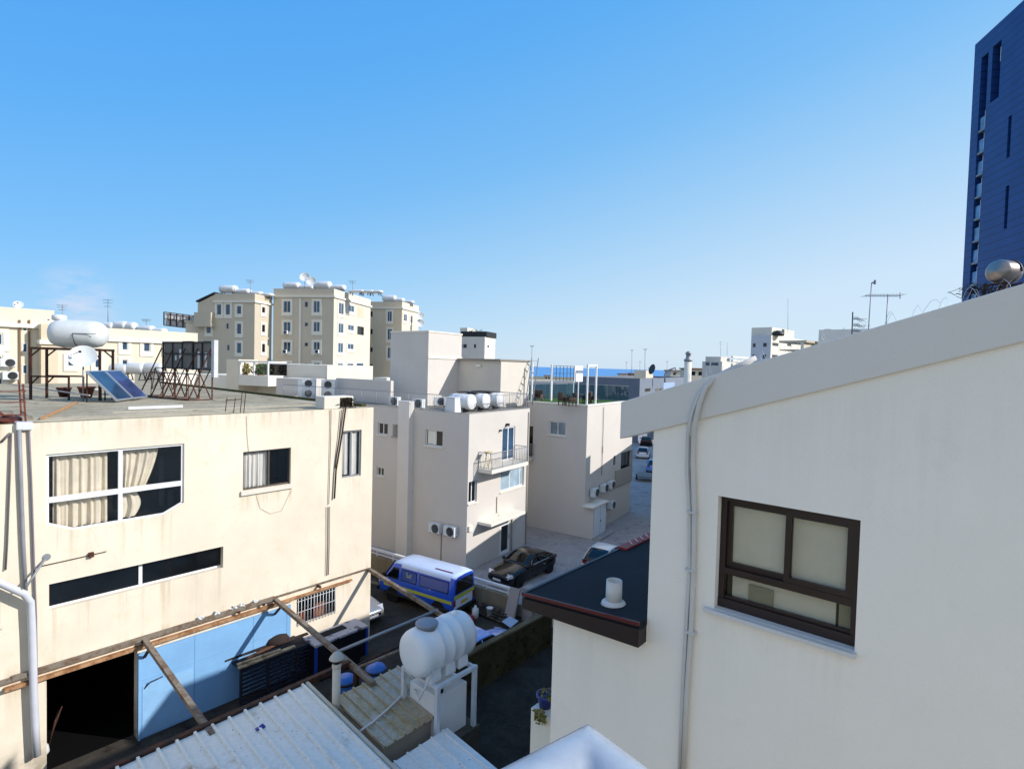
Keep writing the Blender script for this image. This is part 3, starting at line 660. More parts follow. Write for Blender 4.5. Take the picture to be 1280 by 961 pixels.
# ================================================================== house on the right
root = thing('white_house', 'pale rendered house with a sloping roof edge, a brown window and a dark lean-to roof', 'house', (1.683,6.478,YZ), G1)
fy = face_y(0)
hw = (-2.11,-.785,9.41,10.65)
vb = lambda t: 11.282-.3224*t
vt = lambda t: 11.737-.326*t
YR = -9.0
m = MB()
m.wall(fy, YR, 0, 9.0, 11.2, [hw], .24); m.wall(fy, YR, 0, YZ, 9.0); m.wall(fy, 0, 1.37, YZ, 8.74)
m.quad((0,YR,11.2),(0,0,11.2),(0,0,vb(0)+.3),(0,YR,vb(YR)+.3))
m.wall(face_x(0,-1), 0, 8, 8.8, 11.3); m.wall(face_x(1.37,-1), 0, 7, YZ, 8.74); m.wall(face_y(8,-1), YR, 0, YZ, 13); m.wall(face_y(7,-1), 0, 1.37, YZ, 8.9)
m.build('wall', HOUSEW, root, W, recalc=False)
# sloping verge that wraps the roof edge
m = MB(); a, b = .43, YR
m.prism([(-.035,a,vb(a)),(-.035,b,vb(b)),(-.035,b,vt(b)),(-.035,a,vt(a))], (.3,0,0))
m.build('verge', plaster('verge_render','#d8d3cb',.05,.12,.3,.05,'#8d8a80',.4,.05), root, W, bevel=.012)
m = MB(); m.prism([(.262,a,vb(a)+.02),(.262,b,vb(b)+.02),(.262,b,vt(b)-.12),(.262,a,vt(a)-.12)], (9.0,0,0)); m.build('roof', ROOFG, root, W)
# window
m = MB(); mp = fy; u0, u1, z0, z1 = hw; d = .1; f = .06
zt = 9.82
m.mbox(mp,u0,u0+f,z0+.09,z1,d,d+.09); m.mbox(mp,u1-f,u1,z0+.09,z1,d,d+.09); m.mbox(mp,u0+f,u1-f,z1-f,z1,d,d+.09)
m.mbox(mp,u0,u1,z0+.005,z0+.1,d-.01,d+.1); m.mbox(mp,u0+f,u1-f,zt-.035,zt+.035,d-.005,d+.088)
m.mbox(mp,u0+f,u1-f,z0+.1,z0+.13,d+.02,d+.07)
win = m.build('window', BROWNF, root, W, 'dark brown sliding window with cream blinds behind it', bevel=.004)
mid = W.Y(981, 690)[0]
def sash(a, b, dd, lab):
    m = MB(); e = .055; lo, hi = zt+.035, z1-f
    m.mbox(mp,a,a+e,lo,hi,dd,dd+.035); m.mbox(mp,b-e,b,lo,hi,dd,dd+.035); m.mbox(mp,a+e,b-e,lo,lo+e*1.1,dd,dd+.035); m.mbox(mp,a+e,b-e,hi-e,hi,dd,dd+.035)
    s = m.build('sash', BROWNF, win, W, bevel=.003)
    return s
sash(mid-.03, u1-f, d+.045, ''); sash(u0+f, mid+.03, d+.004, '')
gm = NT('house_window_glass'); 
MB().mbox(mp,u0+.02,u1-.02,zt,z1-.02,d+.05,d+.054).build('pane', clear_glass('tinted_glass',(.9,.9,.87,1),.9), win, W); MB().mbox(mp,u0+.02,u1-.02,z0+.1,zt,d+.06,d+.064).build('pane', MATS['tinted_glass'], win, W)
CREAMB = plaster('cream_blind','#eae5d8',.08,.25,2.5,.1,'#a89a80',.4)
m = MB(); m.mbox(mp,u0+.03,u1-.06,zt-.02,z1-.05,d+.085,d+.09); m.build('blind', CREAMB, win, W)
m = MB(); m.mbox(mp,u0+.2,u1-.12,z0+.1,zt-.05,d+.1,d+.105); m.build('blind', CREAMB, win, W)
GB = plaster('grey_green_box','#9b9885',.12,.2,2,.1); m = MB(); m.mbox(mp,u1-.55,u1-.3,z0+.1,z0+.3,d+.072,d+.09); m.mbox(mp,u0+.07,u0+.17,z0+.1,z0+.4,d+.072,d+.09); m.build('box', GB, win, W)
interior(win, W, mp, u0, u1, z0, z1, .24, .9, DKROOM)
m = MB(); m.mbox(mp,u0-.02,u1+.1,z0-.045,z0-.002,-.07,-.002); m.mbox(mp,u0+.002,u1-.002,z0-.04,z0+.003,-.001,.12); m.build('sill', paint('sill_white','#cfcdc9',.6,0,.06), win, W, bevel=.004)
# dark lean-to roof with red edge
zA = lambda t: 9.05-.09*t        # top of the roof along t
zB = 8.70
m = MB(); tA, tB, x0, x1 = 1.76, 0.003, -.2, 7.2
m.hexa([(x0+.02,tB,zA(tB)-.09),(x1,tB,zA(tB)-.09),(x1,tA-.03,zA(tA)-.09),(x0+.02,tA-.03,zA(tA)-.09),(x0+.02,tB,zA(tB)),(x1,tB,zA(tB)),(x1,tA-.03,zA(tA)),(x0+.02,tA-.03,zA(tA))])
t_ = NT('roof_felt'); n1 = t_.noise(1.2, 6, .7); n2 = t_.noise(60, 3, .6)
t_.bsdf(t_.mix(t_.ramp(n1,.35,.7), srgb('#14171d'), srgb('#20242b')), .8, 0, n2, .5, .006, .2)
m.build('lean_to_roof', t_.m, root, W)
FASC = paint('fascia_dark','#1e0f0f',.5,0,.2,4); REDT = paint('red_trim','#561012',.45,0,.15,4)
m = MB(); m.hexa([(x0,tB,zB+.06),(x0+.03,tB,zB+.06),(x0+.03,tA,zB-.02),(x0,tA,zB-.02),(x0,tB,zA(tB)-.07),(x0+.03,tB,zA(tB)-.07),(x0+.03,tA,zA(tA)-.07),(x0,tA,zA(tA)-.07)])
m.hexa([(x0,tA-.03,zB),(x1,tA-.03,zB),(x1,tA,zB),(x0,tA,zB),(x0,tA-.03,zA(tA)-.07),(x1,tA-.03,zA(tA)-.07),(x1,tA,zA(tA)-.07),(x0,tA,zA(tA)-.07)])
m.hexa([(x0+.03,tB,zB+.061),(.0,tB,zB+.061),(.0,tA-.03,zB-.018),(x0+.03,tA-.03,zB-.018),(x0+.03,tB,zB+.08),(0,tB,zB+.08),(0,tA-.03,zB),(x0+.03,tA-.03,zB)])
m.box(x0+.031,-.001,tB,tB+.03,zB+.081,zA(tB)-.095)
m.build('fascia', FASC, root, W)
m = MB(); m.hexa([(x0-.012,tB,zA(tB)-.03),(x0+.02,tB,zA(tB)-.03),(x0+.02,tA+.012,zA(tA)-.03),(x0-.012,tA+.012,zA(tA)-.03),(x0-.012,tB,zA(tB)+.012),(x0+.02,tB,zA(tB)+.012),(x0+.02,tA+.012,zA(tA)+.012),(x0-.012,tA+.012,zA(tA)+.012)])
m.build('red_edge', REDT, root, W)
m = MB(); m.box(x0+.02,x1,tA-.03,tA+.012,zA(tA)-.068,zA(tA)+.012); m.build('edge_strip', paint('edge_grey','#44474f',.5,.3), root, W)
m = MB()
for i in range(7):
    x = 2.65+i*.2; m.bar((x,tA-.12,zA(tA)+.05),(x+.14,tA+.01,zA(tA)+.05),.03,.012)
m.build('ridge_stripe', paint('stripe_pink','#d59a8a',.5,0,.1), root, W)
MB().box(2.4,5.0,tA-.16,tA+.02,zA(tA)+.0,zA(tA)+.042).build('ridge_tile', paint('bright_red','#93281c',.5,0,.1), root, W)
# vent pipe on the lean-to
q = W.plane(767, 754, 0, .09, 1, 9.05); 
vp = MB().lathe([(.105,-.02),(.1,.3),(.088,.3),(.088,.02),(0,.02)], 24, Matrix.Translation(q)); vp.lathe([(.165,-.015),(.15,.02),(.11,.05)], 24, Matrix.Translation(q))
vp.build('vent_pipe', plaster('vent_cement','#cfcbc4',.08,.2,3,.2), root, W)
# unseen rear blocks, added and sized to shade the foot of the cream facade
m = MB(); m.box(8.01,12,-7,-.9,YZ,12.4); m.box(12.003,30,-7,-.2,YZ,13.25); m.build('rear_shadow_wing', WHITEW, root, W)
# cables over the verge and down the wall
def wpx(x, *pts): return [W.plane(px, py, 1, 0, 0, x) for px, py in pts]
CON = paint('conduit_white','#c9c6c0',.55,0,.08)
cb = thing('cable_conduit', 'pair of white conduits running over the roof edge and down the house wall', 'conduit', tuple(W.M @ Vector((-.05,-.5,YZ))), G1)
m = MB(); m.tube(wpx(.1,(945,447))+wpx(.0,(915,461),(897,470))+wpx(-.075,(882,484),(874,505),(869,528))+wpx(-.045,(867,540),(866,580),(868,640),(867,712),(864,780),(858,870),(854,975)), .028, 10); m.build('conduit', CON, cb, W)
m = MB(); m.tube(wpx(.1,(940,451))+wpx(.0,(908,466),(888,478))+wpx(-.075,(874,492),(865,515),(861,536))+wpx(-.045,(860,545),(859,590),(862,640),(862,712),(858,780),(853,870),(849,975)), .02, 8); m.build('conduit', CON, cb, W)
m = MB(); m.tube(wpx(-.03,(864,545),(863,590),(866,640),(865,712),(861,780),(856,870),(852,975)), .007, 6); m.build('cable', flat('cable_dark','#4a4540'), cb, W)
for py in (640, 712, 790): a = wpx(-.045,(866 if py<700 else 864,py))[0]; MB().box(-.085,-.001,a.y-.05,a.y+.06,a.z-.012,a.z+.012).build('clip', CON, cb, W)
# chimney flue behind the verge
q = at_depth(859, 482, 12.0)
ch = thing('flue_pipe', 'slim white chimney flue with a metal cowl rising behind the sloping roof edge', 'chimney', (q.x,q.y,10.6))
M = local(ch); zt_ = at_depth(858.5,452,12.0).z-10.6
m = MB(); m.tube([(0,0,0),(0,0,zt_)], .077, 16); m.build('pipe', TRIM, ch, M)
m = MB(); m.lathe([(.08,0),(.09,.02),(.09,.05),(.05,.07),(.05,.16),(.07,.17),(.055,.2),(.03,.22),(0,.23)], 14, Matrix.Translation((0,0,zt_))); m.build('cowl', GREYM, ch, M)
# antennas
def on_roof(px, py, y): q = at_depth(px, py, y); return q
def mast(label, px, pyt, pyb, y, name='tv_antenna'):
    a = at_depth(px[0], pyt, y); b = at_depth(px[1], pyb, y); return thing(name, label, 'antenna', (b.x,b.y,b.z-.4)), a, b
t, a, b = mast('tall thin mast with a small angled head behind the sloping roof edge', (1089.5,1085), 354, 412, 10.5)
m = MB(); m.tube([b-Vector((0,0,.4)), a], .009, 6); m.build('mast', GREYM, t); m = MB(); m.tube([a, a+Vector((.05,0,.02)), a+Vector((.09,0,.05))], .014, 6); m.box(a.x+.05,a.x+.07,a.y-.02,a.y+.02,a.z-.02,a.z+.06); m.build('head', GREYM, t)
t, a, b = mast('tv antenna with a long horizontal boom behind the sloping roof edge', (1110,1107), 368, 406, 10.5)
m = MB(); m.tube([b-Vector((0,0,.4)), a], .009, 6); m.build('mast', GREYM, t)
l, r = at_depth(1081,369.5,10.7), at_depth(1126,369.5,10.3); m = MB(); m.tube([l, r], .006, 6)
for k in range(13): c = l.lerp(r, k/12); m.tube([c+Vector((-.05,-.22,0)), c+Vector((.05,.22,0))], .003, 5)
c = l.lerp(r,.98); m.tube([c+Vector((0,0,-.06)), c+Vector((0,0,.06))], .008, 5); m.build('boom', GREYM, t)
t, a, b = mast('short antenna mast with several small cross arms, leftmost of the roof antennas', (1066,1065), 390, 420, 10.5)
m = MB(); m.tube([b-Vector((0,0,.4)), a], .011, 6); m.build('mast', DARKM, t); m = MB()
for i, py in enumerate((399,407,414)):
    p = at_depth(1065.5,py,10.5); q = at_depth(1084,py-.5,10.5); m.tube([p, q], .009, 5)
    for f in (.25,.4,.55): c = p.lerp(q,f); m.tube([c+Vector((0,-.12,-.05)), c+Vector((0,.12,.05))], .006, 5)
m.build('cross_arm', GREYM, t)
# razor wire along the roof edge
m = MB(); pts = []
tt = [.2-.035*i for i in range(118)]
for i, t in enumerate(tt):
    a = i*.75; pts.append((.5+.1*math.cos(a), t+.03*math.sin(a*.5), vt(t)-.06+.12+.11*math.sin(a)))
m.tube(pts, .0016, 4)
pts = [(.45+.1*math.cos(i*1.1+1), t, vt(t)-.06+.11+.1*math.sin(i*1.1+1)) for i, t in enumerate(tt)]; m.tube(pts, .0014, 4)
m.build('razor_wire', paint('wire_pale','#c3ccd4',.5,.4), None, W, 'loose coil of pale razor wire along the sloping roof edge', 'razor wire')
# steel tank on the right end of the roof
q = at_depth(1255, 340, 9.5); st_ = thing('steel_tank', 'dull steel water tank lying on the roof above the sloping edge', 'water tank', (q.x,q.y,q.z-.55), rad(75))
M = local(st_); r = .2; L = .44
R = Matrix.Translation((-L/2,0,.55)) @ Matrix.Rotation(math.pi/2, 4, 'Y')
MB().lathe([(0,0),(r*.7,.02),(r*.93,.05),(r,.1),(r,L-.1),(r*.93,L-.05),(r*.7,L-.02),(0,L)], 24, R).build('barrel', paint('steel_dull','#a79c95',.32,.85,.3,2.5), st_, M)
m = MB(); m.tube([(.1,r*1.02*math.cos(a),.55+r*1.02*math.sin(a)) for a in [i*.3-1 for i in range(15)]], .016, 6); m.build('strap', DARKM, st_, M)
m = MB()
for x in (-.18,.18): m.bar((x,-.22,-.6),(x,-.16,.36),.03); m.bar((x,.22,-.6),(x,.16,.36),.03); m.bar((x,-.2,.33),(x,.2,.33),.03)
m.build('stand', RUSTD, st_, M)
m = MB()
for _ in range(150):
    p = Vector((q.x-.25+random.gauss(0,.28), q.y+random.gauss(0,.12), q.z-.36+random.gauss(0,.05)-.02)); m.tube([p, p+Vector((random.gauss(0,.1), random.gauss(0,.06), abs(random.gauss(0,.07))))], .005, 4)
m.build('dry_twigs', flat('twig_brown','#3a3327'), None, label='tangle of dry twigs and wire beneath the steel tank', cat='twigs', kind='stuff')

# ================================================================== foreground parapet corner
t_ = NT('gloss_white_coping'); n1 = t_.noise(9, 5, .6); n2 = t_.noise(55, 4, .6)
t_.bsdf(t_.mix(t_.ramp(n1,.3,.7), srgb('#959ca5'), srgb('#a9b0b8')), .22, 0, t_.mix(.5, n1, n2), .25, .004, .6)
CPZ = 10.9
ap = on_level(735.5, 881, CPZ)
cpf = Frame(ap.x, ap.y, rad(53))          # arms run along local -x and local -y from the far corner
cp = thing('parapet_coping', 'glossy white rounded coping at the corner of the near balcony', 'parapet', (ap.x, ap.y, 9.9), rad(53))
prof = [(.012,-.2)]+[(.115-.115*math.cos(a), .115*math.sin(a)-.112) for a in [math.pi*i/18 for i in range(19)]]+[(.218,-.2)]
m = MB(); rings = []
ends = [(-3.0, None), (0, 0), (None, -3.0)]
for k in range(5):
    ring = []
    for o, z in prof:
        if k == 0: ring.append((-3.0, -o, CPZ+z))
        elif k == 1: ring.append((-o-.03, -o, CPZ+z))
        elif k == 2: ring.append((-o, -o, CPZ+z))
        elif k == 3: ring.append((-o, -o-.03, CPZ+z))
        else: ring.append((-o, -3.0, CPZ+z))
    rings.append(ring)
m.loft(rings, True, True); m.build('coping', t_.m, cp, cpf)
m = MB(); m.box(-3.0,-.03,-.2,-.03,YZ,CPZ-.16); m.box(-.2,-.031,-3.0,-.201,YZ,CPZ-.16); m.build('parapet_wall', WHITEW, cp, cpf)
# ================================================================== sheds below the camera
CORRW = None
def corrugated(name, hexc, dirt, amt, rough=.4):
    t = NT(name); a = t.noise(.9, 6, .7); b = t.noise(9, 4, .7); sp = t.noise(16, 2, .5)
    col = t.mix(t.ramp(a, .62-amt*.3, .78-amt*.2), srgb(hexc), srgb(dirt)); col = t.mix(.2, col, t.ramp(b, .3, .7), 'OVERLAY')
    col = t.mix(t.ramp(sp, .71, .74), col, srgb('#3d434c'))
    t.bsdf(col, rough, .1, b, .1, .004, .5); return t.m
def corr(m, P, u0, u1, v0, v1, pitch=.42, rib=.085, h=.065, th=.012):
    pr = []; u = u0
    while u < u1-1e-6:
        pr += [(u,0),(u+.012,h),(u+rib-.012,h),(u+rib,0)]; u += pitch
    pr.append((u1,0)); n = len(pr)
    top = [P(a, v, z) for v in (v0, v1) for a, z in pr]; bot = [P(a, v, z-th) for v in (v0, v1) for a, z in pr]
    m.add(top+bot, [(i,i+1,n+i+1,n+i) for i in range(n-1)]+[(2*n+i,3*n+i,3*n+i+1,2*n+i+1) for i in range(n-1)]+[(i,2*n+i,2*n+i+1,i+1) for i in range(n-1)]+[(n+i,n+i+1,3*n+i+1,3*n+i) for i in range(n-1)])
PA = lambda u, v, z: (u, -v, 2.92-.11*v+z)
sa = thing('corrugated_shed', 'white corrugated metal lean-to roof below the camera with a small blue scrap on it', 'shed', (*BW(LB,(-8.5,-8))[0],YZ), G1)
m = MB(); corr(m, PA, -14.1, -5.93, 5.3, 12.5); m.build('roof_sheet', corrugated('sheet_white','#dcdad2','#9a8a6c',.2), sa, LB)
m = MB(); m.bar(PA(-5.93,5.3,.03),PA(-5.93,12.5,.03),.09,.05); m.build('edge_flashing', paint('flashing','#b9b3a2',.5,.1,.2,4), sa, LB)
m = MB(); m.box(-14,-6.05,-12.4,-5.6,YZ,1.4); m.build('wall', CREAM, sa, LB)
p = LB.plane(325, 911, 0, -.11, 1, 2.92)
m = MB(); m.hexa([(p.x-.1,p.y-.05,p.z+.02),(p.x+.12,p.y-.06,p.z+.02),(p.x+.1,p.y+.06,p.z+.03),(p.x-.11,p.y+.05,p.z+.03),(p.x-.1,p.y-.05,p.z+.05),(p.x+.12,p.y-.06,p.z+.06),(p.x+.1,p.y+.06,p.z+.09),(p.x-.11,p.y+.05,p.z+.05)])
m.build('plastic_scrap', paint('scrap_blue','#1d2f8a',.4), None, LB, 'small crumpled blue plastic scrap on the white corrugated roof', 'scrap')
# brown stained sheet roof
PB = lambda u, v, z: (u, -v, 2.80-.11*v+z)
sb = thing('stained_shed', 'small shed with a brown stained corrugated roof beside the white roof', 'shed', (*BW(LB,(-4.4,-7.4))[0],YZ), G1)
t_ = NT('sheet_brown'); a = t_.noise(.7, 6, .7); b = t_.noise(12, 4, .7)
c1 = t_.mix(t_.ramp(a,.4,.62), srgb('#a8a294'), srgb('#978457')); c1 = t_.mix(t_.ramp(t_.noise(1.3,5,.6),.6,.75), c1, srgb('#5a3c22')); t_.bsdf(t_.mix(.25, c1, t_.ramp(b,.3,.7), 'OVERLAY'), .42, .15, b, .15, .004, .5)
m = MB(); corr(m, PB, -5.62, -3.3, 6.2, 8.72, .33, .07, .055); m.build('roof_sheet', t_.m, sb, LB)
m = MB(); m.box(-5.55,-3.4,-8.6,-6.3,YZ,PB(0,8.6,0)[2]-.03); m.build('wall', plaster('shed_wall','#a79f92',.12,.4,.9,.3), sb, LB)
# white roof lower right
PC = lambda u, v, z: (u, -v, 2.60-.11*v+z)
c0 = LB.plane(559, 909, 0, -.11, 1, 2.60)
sc = thing('corrugated_shed', 'narrow white corrugated roof at the lower edge of the picture beside the dark alley', 'shed', (*BW(LB,(c0.x-1.5,c0.y-2))[0],YZ), G1)
m = MB(); corr(m, PC, c0.x-4.0, c0.x, -c0.y, -c0.y+5.5, .42, .07, .045); m.build('roof_sheet', corrugated('sheet_white2','#dcdcd8','#7d8794',.2), sc, LB)
m = MB(); m.box(c0.x-3.9,c0.x-.1,c0.y-5.4,c0.y-.08,YZ,PC(0,-c0.y+5.4,0)[2]-.04); m.build('wall', WHITEW, sc, LB)
# flue between the two roofs
b = LB.plane(420, 884, 0, -.11, 1, 2.8); w_ = LB.M @ b; 
fl = thing('flue_pipe', 'white flue pipe with a conical rain cap between the white and brown shed roofs', 'chimney', (w_.x,w_.y,w_.z-.6))
top = at_depth(420, 828, w_.y); hgt = top.z-w_.z+.6
m = MB(); m.tube([(0,0,0),(0,0,hgt)], .115, 18); m.lathe([(.118,hgt-.12),(.13,hgt-.12),(.13,hgt-.05),(.118,hgt-.05)], 18); m.build('pipe', plaster('flue_paint','#c9c2b4',.1,.35,2,.2), fl, local(fl))
m = MB(); m.lathe([(.07,hgt),(.07,hgt+.13),(.11,hgt+.06),(.112,hgt)], 16); m.build('collar', RUSTD, fl, local(fl))
m = MB(); m.lathe([(.2,hgt+.12),(.215,hgt+.13),(.205,hgt+.16),(.12,hgt+.27),(.05,hgt+.31),(0,hgt+.315)], 22); m.build('cap', paint('cap_grey','#b5afa5',.6,.1,.15,4), fl, local(fl))

# ================================================================== water tank on its white frame
TZ = 1.1      # slab the frame stands on
leg_r = on_level(593, 905, TZ)
sx, sy = LB.loc(leg_r.x, leg_r.y)
rr = LB.plane(592, 834, 0, 1, 0, sy); ZT = rr.z
lf = LB.plane(547, 862, 0, 1, 0, sy)
x1_ = sx; x0_ = lf.x; DEP = 1.5
slab = MB(); slab.box(x0_-.7, x1_+.12, sy-.12, sy+2.0, YZ, TZ)
slab.build('tank_plinth', ground_mat('plinth_dark','#57534c','#38352f',1.2,9), None, LB, 'stained concrete plinth under the white tank frame at the alley edge', 'plinth')
ts = thing('tank_stand', 'white painted metal frame carrying the white tank with a grey lid', 'stand', (*BW(LB,((x0_+x1_)/2,sy+DEP/2))[0],TZ), G1)
PW = paint('frame_white','#c9cdd3',.5,0,.12,4)
for x, y in ((x0_,sy),(x1_-.05,sy),(x0_,sy+DEP),(x1_-.05,sy+DEP)): MB().bar((x,y,TZ),(x,y,ZT-.05),.12).build('leg', PW, ts, LB)
m = MB()
for y in (sy, sy+DEP): m.bar((x0_-.06,y,ZT),(x1_+.02,y,ZT),.12,.1)
for x in (x0_,(x0_+x1_)/2,x1_-.05): m.bar((x,sy+.06,ZT-.012),(x,sy+DEP-.06,ZT-.012),.1,.09)
m.build('top_rail', PW, ts, LB)
tk = thing('water_tank', 'white plastic water tank with a grey lid on the white frame among the sheds', 'water tank', (*BW(LB,((x0_+x1_)/2,sy+DEP/2))[0],ZT+.05), G1)
xe, ze = LB.X(511, 812, sy+DEP/2); xf, _z = LB.X(596, 800, sy+DEP/2)
zb = ZT+.1; ztop = LB.X(545, 776, sy+DEP/2)[1]; R_ = (ztop-zb)/2*1.0; Lk = x1_-x0_+.7
xa = x0_-.42
CY = sy+DEP/2
Rm = LB.M @ Matrix.Translation((xa, CY, zb+R_)) @ Matrix.Rotation(math.pi/2, 4, 'Y')
m = MB(); m.lathe([(0,0),(R_*.5,.015),(R_*.76,.05),(R_*.9,.12),(R_*.965,.22),(R_*.985,.34),(R_*.985,Lk*0.308),(R_*1.01,Lk*0.315),(R_*1.01,Lk*0.342),(R_*.985,Lk*0.350),(R_*.985,Lk*0.488),(R_*1.01,Lk*0.495),(R_*1.01,Lk*0.522),(R_*.985,Lk*0.530),(R_*.985,Lk*0.668),(R_*1.01,Lk*0.675),(R_*1.01,Lk*0.702),(R_*.985,Lk*0.710),(R_*.985,Lk-.34),(R_*.965,Lk-.22),(R_*.9,Lk-.12),(R_*.76,Lk-.05),(R_*.5,Lk-.015),(0,Lk)], 36, Rm); m.build('barrel', paint('tank_white','#e0e2e2',.42,0,.08,1.1), tk)
m = MB()
for x in (xa+.55, xa+Lk*.5, xa+Lk-.6):
    for y in (CY-R_*.62, CY+R_*.62):
        m.hexa([(x-.2,y-.13,zb-.07),(x+.2,y-.13,zb-.07),(x+.2,y+.13,zb-.07),(x-.2,y+.13,zb-.07),(x-.17,y-.1,zb+R_*.6),(x+.17,y-.1,zb+R_*.6),(x+.17,y+.1,zb+R_*.6),(x-.17,y+.1,zb+R_*.6)])
m.build('foot', MATS['tank_white'], tk, LB, bevel=.02)
m = MB(); m.lathe([(.3,-.12),(.3,.06),(.33,.07),(.33,.13),(.3,.16),(.05,.18),(0,.18)], 24, LB.M @ Matrix.Translation((xa+.62,CY,zb+1.93*R_))); m.build('lid', paint('lid_grey','#858a95',.5,0,.1), tk)
m = MB(); m.lathe([(.12,-.1),(.1,.06),(.05,.1),(0,.11)], 12, LB.M @ Matrix.Translation((xa+Lk-.5,CY,zb+1.96*R_))); m.build('vent_boss', MATS['tank_white'], tk)
def onbar(x, a, k=1.02):
    f = (x-xa)/.3; rr_ = R_*.92*(1 if f >= 1 else (1-(1-f)**2.4)**.5)
    return (x, CY-rr_*k*math.sin(a), zb+R_+rr_*k*math.cos(a))
m = MB(); m.tube([onbar(xa+.42+.02*i, .15+i*.18) for i in range(11)], .03, 8); m.build('hose', flat('hose_black','#2a2b2f',.5), tk, LB)
m = MB(); m.tube([onbar(xa+.75-.025*i, .2+i*.17, 1.03) for i in range(13)], .018, 6); m.build('hose', GREYM, tk, LB)
m = MB(); m.tube([onbar(xa+.3+.03*math.sin(a), .25+.05*math.cos(a), 1.04) for a in [i*.4 for i in range(17)]], .012, 5); m.build('wire', DARKM, tk, LB)
# hose running down over the brown roof
pts = [LB.plane(px, py, 0, -.11, 1, 2.86) for px, py in ((449,914),(466,902),(487,884),(505,866),(515,855))]
pts += [Vector((x0_-.5, CY-.55, ZT-.2)), Vector(onbar(xa+.45, 2.0, 1.03))]
MB().tube(pts, .03, 8).build('garden_hose', paint('hose_white','#c3c6c9',.45), None, LB, 'pale hose trailing from the white tank across the brown roof', 'hose')
# white cistern under the tank
ct = thing('cistern', 'white square cistern with dark caps under the raised white tank', 'cistern', (*BW(LB,((x0_+x1_)/2,sy+.8))[0],TZ), G1)
cw = (x0_+.14, x1_-.22, sy+.14, sy+1.4)
MB().box(*cw, TZ+.02, ZT-.42).build('body', MATS['tank_white'], ct, LB, bevel=.03)
m = MB()
for dx, dy in ((.25,.2),(1.25,.25)): m.lathe([(.11,-.02),(.11,.06),(.0,.06)], 14, LB.M @ Matrix.Translation((cw[0]+dx,cw[2]+dy,ZT-.42)))
m.build('cap', RUBBER, ct)
# blue drums behind
for i, (px, py, lab) in enumerate(((432,850,'blue plastic drum with a glossy lid beside the flue pipe'),(470,836,'blue plastic drum behind the brown shed roof'))):
    x, y = LB.Z(px, py-6, 1.55); l = LB.M @ Vector((x, y, YZ))
    d = thing('drum', lab, 'drum', tuple(l)); H_ = 1.95
    m = MB(); m.lathe([(.28,0),(.36,.05),(.37,H_*.3),(.39,H_*.32),(.37,H_*.34),(.37,H_*.64),(.39,H_*.66),(.37,H_*.68),(.36,H_*.9),(.3,H_*.97),(.18,H_),(0,H_)], 22); m.build('barrel', paint('drum_blue','#2f6fc4',.35,0,.15,3), d, local(d))
    MB().lathe([(.37,H_*.9),(.385,H_*.9),(.385,H_*.93),(.37,H_*.93)], 22).build('ring', DARKM, d, local(d))

# ================================================================== alley wall and bits
al = MB(); 
MW = lambda x: 1.2
al.box(-3.0, 5.35, -6.1, -5.9, YZ, 1.12); al.build('boundary_wall', MOSSW, None, LB, 'dark mossy block wall between the yard and the alley', 'wall')
MB().box(-3.0,5.38,-6.13,-5.87,1.122,1.2).build('wall_cap', ground_mat('cap_stone','#6d6551','#453f2e',1.5,10), None, LB, 'weathered stone coping strip along the mossy alley wall', 'coping')
a = W.plane(664, 884, 1, 0, 0, .02); gy = a.y; GZ = a.z
m = MB(); m.box(.02,2.6,1.372,gy,YZ,GZ); m.build('garden_wall', OFFW, None, W, 'low cream wall jutting out from the house into the alley', 'wall')
fp = thing('flower_pot', 'dark blue flower pot with a yellowing plant on the cream alley wall', 'flower pot', tuple(W.M @ Vector((.17,gy-.13,GZ))), G1)
M = local(fp); MB().lathe([(.08,0),(.11,.14),(.13,.15),(.13,.19),(.11,.19),(.1,.15),(0,.15)], 20, M).build('pot', paint('pot_blue','#1b2a73',.35), fp)
m = MB(); leaves(m, (0,-.06,.2), .12, .12, .08, 80, .035); leaves(m, (-.2,-.06,-.02), .05,.11,.12, 120, .03); m.build('foliage', LEAFY, fp, M)

